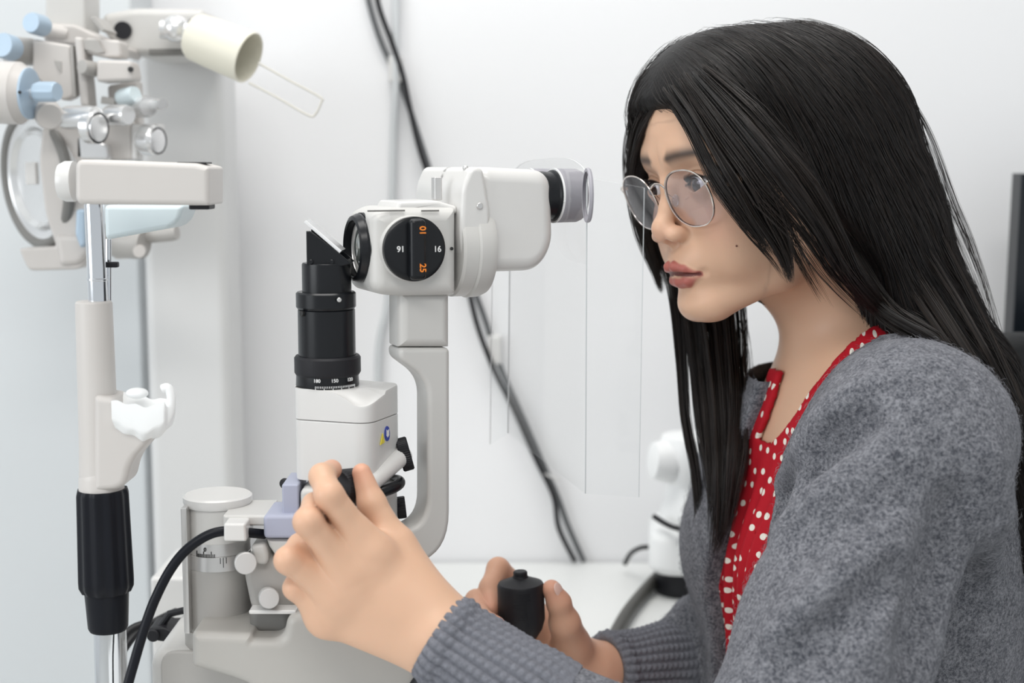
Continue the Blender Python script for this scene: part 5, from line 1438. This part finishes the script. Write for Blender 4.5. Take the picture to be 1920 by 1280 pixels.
# ------------------------------------------------------------------ hair
def hair_mat():
    m = mat('black_hair', (0.010, 0.008, 0.008), 0.37, spec=.6)
    nt = m.node_tree; p_ = nt.nodes['Principled BSDF']
    p_.inputs['Sheen Weight'].default_value = .0
    a = nt.nodes.new('ShaderNodeAttribute'); a.attribute_name = 'strand'
    mx_ = nt.nodes.new('ShaderNodeMix'); mx_.data_type = 'RGBA'; mx_.inputs[6].default_value = (0.0065, 0.0055, 0.006, 1); mx_.inputs[7].default_value = (0.026, 0.017, 0.013, 1)
    nt.links.new(a.outputs['Fac'], mx_.inputs[0]); nt.links.new(mx_.outputs[2], p_.inputs['Base Color'])
    return m
M_HAIR = hair_mat()
M_HBASE = mat('black_hair_mass', (0.007, 0.006, 0.006), 0.5, spec=.3, noise=(80, .3), bump=(400, .4, .001))
HC = [PY(1520, 300, 1.15), PY(1585, 430, 1.145), PY(1690, 590, 1.125), PY(1800, 720, 1.10), PY(1885, 870, 1.075), PY(1940, 1020, 1.065), PY(1965, 1180, 1.07)]
HCR = [.082, .074, .052, .040, .031, .026, .020]
ZN = [-115, -90, -60, -30, 0, 30, 55, 68, 80]; YN = [-38, -36, -20, 4, 28, 56, 78, 92, 130]
ZF = [-115, -90, -60, -30, 0, 30, 55, 68, 80]; YF = [20, 30, 48, 56, 62, 70, 80, 92, 130]
def hairvol(P):
    Q = w2h(P)
    d = s_ell(Q, (0, -30, 26), (84, 97, 86))
    d = smin(d, s_ell(Q, (0, 22, 42), (77, 74, 72)), 18)
    d = smin(d, s_ell(Q, (0, -12, -20), (84, 70, 75)), 25)
    far = s_chain(Q, [(70, 40, 30), (76, 42, -20), (74, 36, -70)], [22, 20, 14], 10)
    d = smin(d, far, 16)
    w = np.clip((Q[:, 0] + 15) / 30, 0, 1); yb = np.interp(Q[:, 2], ZN, YN) * (1 - w) + np.interp(Q[:, 2], ZF, YF) * w
    d = smax(d, (Q[:, 1] - yb) * .8, 5)
    d = d / F32(1000)
    d = smin(d, s_chain(P, HC, HCR, .02), .035)
    # keep clear of face and of the neck front
    q2 = smin(Q[:, 1] - yb, -(Q[:, 2] + 5), 10) / 1000
    d = np.where(P[:, 2] > NB.z - .03, smax(d, np.minimum(q2, .05), .01), d)
    return d.astype(F32)
# groove the volume into locks along the flow
p, q = sdf_mesh(hairvol, (.02, .96, .75), (.56, 1.40, 1.36), .0035, lambda P, s: np.ones(len(P), bool))
hairroot = big_mesh('hair', p, q, M_HBASE, woman)
hairroot['label'] = 'long straight black hair'
def grad(f, P, e=.002):
    g = np.stack([f(P + v3([e * (a == k) for k in range(3)])) - f(P - v3([e * (a == k) for k in range(3)])) for a in range(3)], 1)
    return g / (np.linalg.norm(g, axis=1, keepdims=True) + 1e-9)
def flow(P):
    Q = w2h(P); back = v3(HR @ np.array([0, -1, 0])); back[2] = 0; back /= np.linalg.norm(back)
    lat = v3(HR @ np.array([1, 0, 0])); up_ = np.clip((Q[:, 2] - 20) / 90, 0, 1)[:, None]
    side = np.sign(Q[:, 0] + 2)[:, None]
    D = -v3((0, 0, 1))[None] + back[None] * np.where(Q[:, :1] < 10, .52, .05) + lat[None] * side * up_ * .9
    low = np.clip((-.0 - (P[:, 2] - (NB.z + .03))) / .06, 0, 1)[:, None]
    D = D * (1 - low) + low * (v3((.30, -.10, -.95))[None])
    return D / np.linalg.norm(D, axis=1, keepdims=True)
STR_V = []; STR_F = []; STR_C = []
def add_strands(C, R, tone, K=3):
    # C: (n, m, 3) centre lines, R: (n, m) radii
    n, m, _ = C.shape
    T = np.gradient(C, axis=1); T /= np.linalg.norm(T, axis=2, keepdims=True) + 1e-9
    ref = np.tile(v3((.3, -.9, .1)), (n, m, 1)); X_ = np.cross(T, ref); X_ /= np.linalg.norm(X_, axis=2, keepdims=True) + 1e-9; Y_ = np.cross(T, X_)
    ang = 2 * np.pi * np.arange(K) / K
    V = C[:, :, None, :] + R[:, :, None, None] * (X_[:, :, None, :] * np.cos(ang)[None, None, :, None] + Y_[:, :, None, :] * np.sin(ang)[None, None, :, None])
    base = sum(len(v) for v in STR_V); ids = np.arange(n * m * K).reshape(n, m, K) + base
    a = ids[:, :-1, :]; b_ = ids[:, 1:, :]
    Fs = np.stack([a, np.roll(a, -1, 2), np.roll(b_, -1, 2), b_], -1).reshape(-1, 4)
    STR_V.append(V.reshape(-1, 3)); STR_F.append(Fs); STR_C.append(np.repeat(tone, m * K))
rs = np.random.default_rng(11)
def surface_strands(n, steps, step, offlo, offhi, rad, sel=None):
    idx = rs.integers(0, len(p), n * 3); S = p[idx] + rs.normal(0, .0015, (n * 3, 3))
    if sel is not None: S = S[sel(S)]
    S = S[:n].astype(F32); n = len(S); off = rs.uniform(offlo, offhi, n).astype(F32) 
    C = [S]; wob = rs.normal(0, .05, (n, 3)).astype(F32); cur = S
    for i in range(steps):
        g = grad(hairvol, cur); D = flow(cur) + wob
        D = D - g * (D * g).sum(1, keepdims=True); D /= np.linalg.norm(D, axis=1, keepdims=True) + 1e-9
        cur = cur + D * step
        g = grad(hairvol, cur); d = hairvol(cur); cur = cur - g * np.clip(d - off, -.004, .004)[:, None]
        C.append(cur)
    C = np.stack(C, 1); m = C.shape[1]; t = np.linspace(0, 1, m)
    R = rad * rs.uniform(.6, 1.3, n)[:, None] * np.minimum(1, np.minimum(t * 6 + .15, (1 - t) * 5 + .1))[None]
    add_strands(C, R, rs.uniform(0, 1, n) ** 2)
visible = lambda S: np.ones(len(S), bool)
surface_strands(9000, 18, .012, -.0015, .0025, .00028)
surface_strands(3000, 12, .010, .0015, .0045, .00014)
# free-hanging locks given by photo guide lines with depth
def lock(guide, n, spread, rad=.00022, tip=.25, tone=None, jit=.0):
    G = np.array([list(PY(a, b_, c_)) for a, b_, c_ in guide]); path = np.array(spline(G, 8)); m = len(path); t = np.linspace(0, 1, m)
    sp = np.interp(t, np.linspace(0, 1, len(spread)), spread)
    nc = max(2, n // 14); cc_ = rs.normal(0, 1, (nc, 3)) * .5; own = rs.integers(0, nc, n); o = cc_[own] + rs.normal(0, .09, (n, 3)); o2 = rs.normal(0, 1, (n, 3)) * .12
    C = path[None] + (o[:, None, :] * sp[None, :, None]) + o2[:, None, :] * (sp * t)[None, :, None]
    ph_ = rs.uniform(0, 6.28, (n, 3))
    C = C + .0012 * np.sin(t[None, :, None] * rs.uniform(3, 9, (n, 1, 1)) + ph_[:, None, :]) * t[None, :, None]
    cut = rs.uniform(1 - tip, 1, n)
    tt = t[None] * cut[:, None]
    idx = tt * (m - 1); i0 = np.minimum(idx.astype(int), m - 2); fr = (idx - i0)[..., None]
    C = np.take_along_axis(C, i0[..., None].repeat(3, 2), 1) * (1 - fr) + np.take_along_axis(C, (i0 + 1)[..., None].repeat(3, 2), 1) * fr
    R = rad * rs.uniform(.6, 1.2, n)[:, None] * np.minimum(1, (1 - t) * 4 + .12)[None]
    add_strands(C.astype(F32), R, rs.uniform(0, 1, n) if tone is None else np.full(n, tone))
# fringe sweeping down across the near cheek
lock([(1258, 176, 1.09), (1305, 240, 1.065), (1348, 320, 1.045), (1388, 385, 1.035), (1425, 440, 1.035), (1447, 478, 1.035)], 170, [.006, .008, .010, .008, .005, .002], .00024, .18)
lock([(1270, 168, 1.085), (1325, 240, 1.055), (1380, 330, 1.035), (1425, 410, 1.030), (1464, 475, 1.032), (1482, 530, 1.033)], 270, [.006, .010, .013, .010, .006, .0015], .00024, .12)
lock([(1290, 160, 1.080), (1350, 240, 1.045), (1410, 330, 1.028), (1450, 410, 1.028), (1472, 475, 1.032), (1480, 515, 1.034)], 260, [.008, .012, .014, .010, .005, .002], .00024, .2)
lock([(1320, 150, 1.075), (1405, 240, 1.035), (1485, 340, 1.02), (1545, 430, 1.025), (1590, 510, 1.045), (1660, 590, 1.08)], 600, [.010, .016, .018, .013, .010, .008], .00024, .1)
lock([(1400, 300, 1.035), (1440, 370, 1.033), (1475, 430, 1.036), (1505, 490, 1.045), (1550, 570, 1.065)], 90, [.008, .010, .009, .007, .006], .0002, .35)
lock([(1250, 180, 1.092), (1284, 228, 1.078), (1324, 290, 1.055), (1354, 348, 1.042), (1380, 395, 1.04)], 60, [.002, .003, .004, .004, .003], .00018, .3)
lock([(1247, 172, 1.100), (1233, 202, 1.110), (1213, 245, 1.124), (1199, 300, 1.150), (1194, 360, 1.175)], 300, [.0015, .004, .006, .007, .007], .00024, .1)
# far side: hair beyond the forehead and the lock ending beside the mouth
lock([(1240, 172, 1.105), (1208, 215, 1.13), (1192, 280, 1.165), (1190, 350, 1.185), (1205, 430, 1.19), (1228, 500, 1.19), (1240, 548, 1.19)], 420, [.004, .008, .009, .008, .007, .004, .0012], .00024, .15)
lock([(1240, 176, 1.11), (1218, 230, 1.14), (1205, 300, 1.175), (1210, 380, 1.195), (1235, 470, 1.20), (1258, 540, 1.20)], 420, [.004, .010, .012, .012, .012, .010], .00024, .12)
# far side: long hair hanging in front of the far shoulder
for g, n_, sp_ in (([(1250, 440, 1.20), (1268, 560, 1.21), (1278, 680, 1.21), (1285, 780, 1.20), (1303, 880, 1.19), (1310, 960, 1.18), (1302, 1010, 1.18)], 260, [.012, .008, .006, .005, .005, .004, .002]),
                   ([(1275, 440, 1.21), (1300, 570, 1.21), (1312, 690, 1.20), (1322, 800, 1.185), (1338, 890, 1.165), (1342, 960, 1.155), (1325, 1010, 1.155)], 320, [.014, .012, .009, .008, .008, .005, .002]),
                   ([(1310, 440, 1.22), (1335, 570, 1.215), (1350, 690, 1.19), (1358, 800, 1.165), (1360, 900, 1.14), (1352, 990, 1.13), (1340, 1040, 1.13)], 560, [.016, .014, .012, .011, .010, .007, .003]),
                   ([(1340, 440, 1.225), (1366, 580, 1.22), (1376, 680, 1.19), (1380, 760, 1.165), (1376, 850, 1.14), (1368, 930, 1.125), (1360, 1000, 1.12)], 460, [.016, .013, .009, .009, .009, .006, .003])):
    lock(g, n_, sp_, .00024, .38)
lock([(1380, 600, 1.22), (1398, 660, 1.215), (1400, 720, 1.21), (1420, 735, 1.2), (1448, 712, 1.19)], 10, [.002, .002, .003], .00014, .1)
lock([(1395, 600, 1.22), (1402, 650, 1.22), (1402, 700, 1.215), (1396, 760, 1.21)], 16, [.002, .004, .006], .00013, .3)
# back edge: flyaways catching the light
for k in range(5):
    dxx = 8 * k
    lock([(1640 + dxx, 130 + 6 * k, 1.15), (1700 + dxx, 260, 1.145), (1752 + dxx * .8, 390, 1.14), (1800 + dxx * .6, 500, 1.13), (1845 + dxx * .3, 620, 1.11), (1880, 720, 1.09)], 26 if k else 60, [.006, .008, .010, .010, .008], .00013, .5)
lock([(1640, 420, 1.11), (1730, 560, 1.075), (1810, 680, 1.03), (1862, 760, 1.03), (1905, 840, 1.035), (1935, 930, 1.04)], 380, [.016, .014, .010, .010, .012], .00024, .15)
lock([(1560, 440, 1.10), (1650, 570, 1.075), (1760, 640, 1.045), (1840, 710, 1.035), (1890, 800, 1.035), (1925, 900, 1.04)], 320, [.014, .010, .008, .010, .012], .00024, .15)
lock([(1700, 420, 1.12), (1820, 660, 1.085), (1880, 800, 1.06), (1920, 930, 1.055), (1945, 1060, 1.05)], 420, [.018, .018, .018, .016], .00024, .15)
V_ = np.concatenate(STR_V); F_ = np.concatenate(STR_F); C_ = np.concatenate(STR_C)
strands = big_mesh('hair_strands', V_, F_, M_HAIR, hairroot, {'strand': np.c_[C_, C_, C_, np.ones(len(C_))]})
strands['kind'] = 'stuff'

# short loose fibres standing off the wool
STR_V.clear(); STR_F.clear(); STR_C.clear()
cv = np.empty(len(card.data.vertices) * 3, F32); card.data.vertices.foreach_get('co', cv); cv = cv.reshape(-1, 3) + v3(WLOC[card.name])
cn = np.empty(len(card.data.vertices) * 3, F32); card.data.vertices.foreach_get('normal', cn); cn = cn.reshape(-1, 3)
ok_ = (cn[:, 1] < .35) & (s_cone(cv, W1, W1.lerp(E1, .33), .0, .0) > .055)
ii = rs.choice(np.nonzero(ok_)[0], 26000); S_ = cv[ii] + rs.normal(0, .001, (len(ii), 3)); N_ = cn[ii]
tg = rs.normal(0, 1, (len(ii), 3)); tg -= N_ * (tg * N_).sum(1, keepdims=True); tg /= np.linalg.norm(tg, axis=1, keepdims=True)
t2 = rs.normal(0, 1, (len(ii), 3)); L_ = rs.uniform(.003, .007, len(ii))[:, None]
tt_ = np.linspace(0, 1, 5)
C_f = np.stack([S_ + N_ * (-.0004 + L_ * .30 * math.sin(min(1, t * 1.3) * 2.2)) + tg * L_ * t + t2 * L_ * .16 * t * t for t in tt_], 1)
add_strands(C_f.astype(F32), np.full((len(ii), 5), .00010) * np.array([.6, 1, 1, .8, .3])[None], rs.uniform(0, 1, len(ii)))
V_ = np.concatenate(STR_V); F_ = np.concatenate(STR_F); C_ = np.concatenate(STR_C)
m_f = mat('wool_fibre', (0.22, 0.22, 0.24), 0.8, spec=.2)
nt = m_f.node_tree; a = nt.nodes.new('ShaderNodeAttribute'); a.attribute_name = 'strand'
mx = nt.nodes.new('ShaderNodeMix'); mx.data_type = 'RGBA'; mx.inputs[6].default_value = (0.07, 0.075, 0.09, 1); mx.inputs[7].default_value = (0.42, 0.42, 0.45, 1)
nt.links.new(a.outputs['Fac'], mx.inputs[0]); nt.links.new(mx.outputs[2], nt.nodes['Principled BSDF'].inputs['Base Color'])
fz_ = big_mesh('wool_fuzz', V_, F_, m_f, card, {'strand': np.c_[C_, C_, C_, np.ones(len(C_))]})
fz_['kind'] = 'stuff'
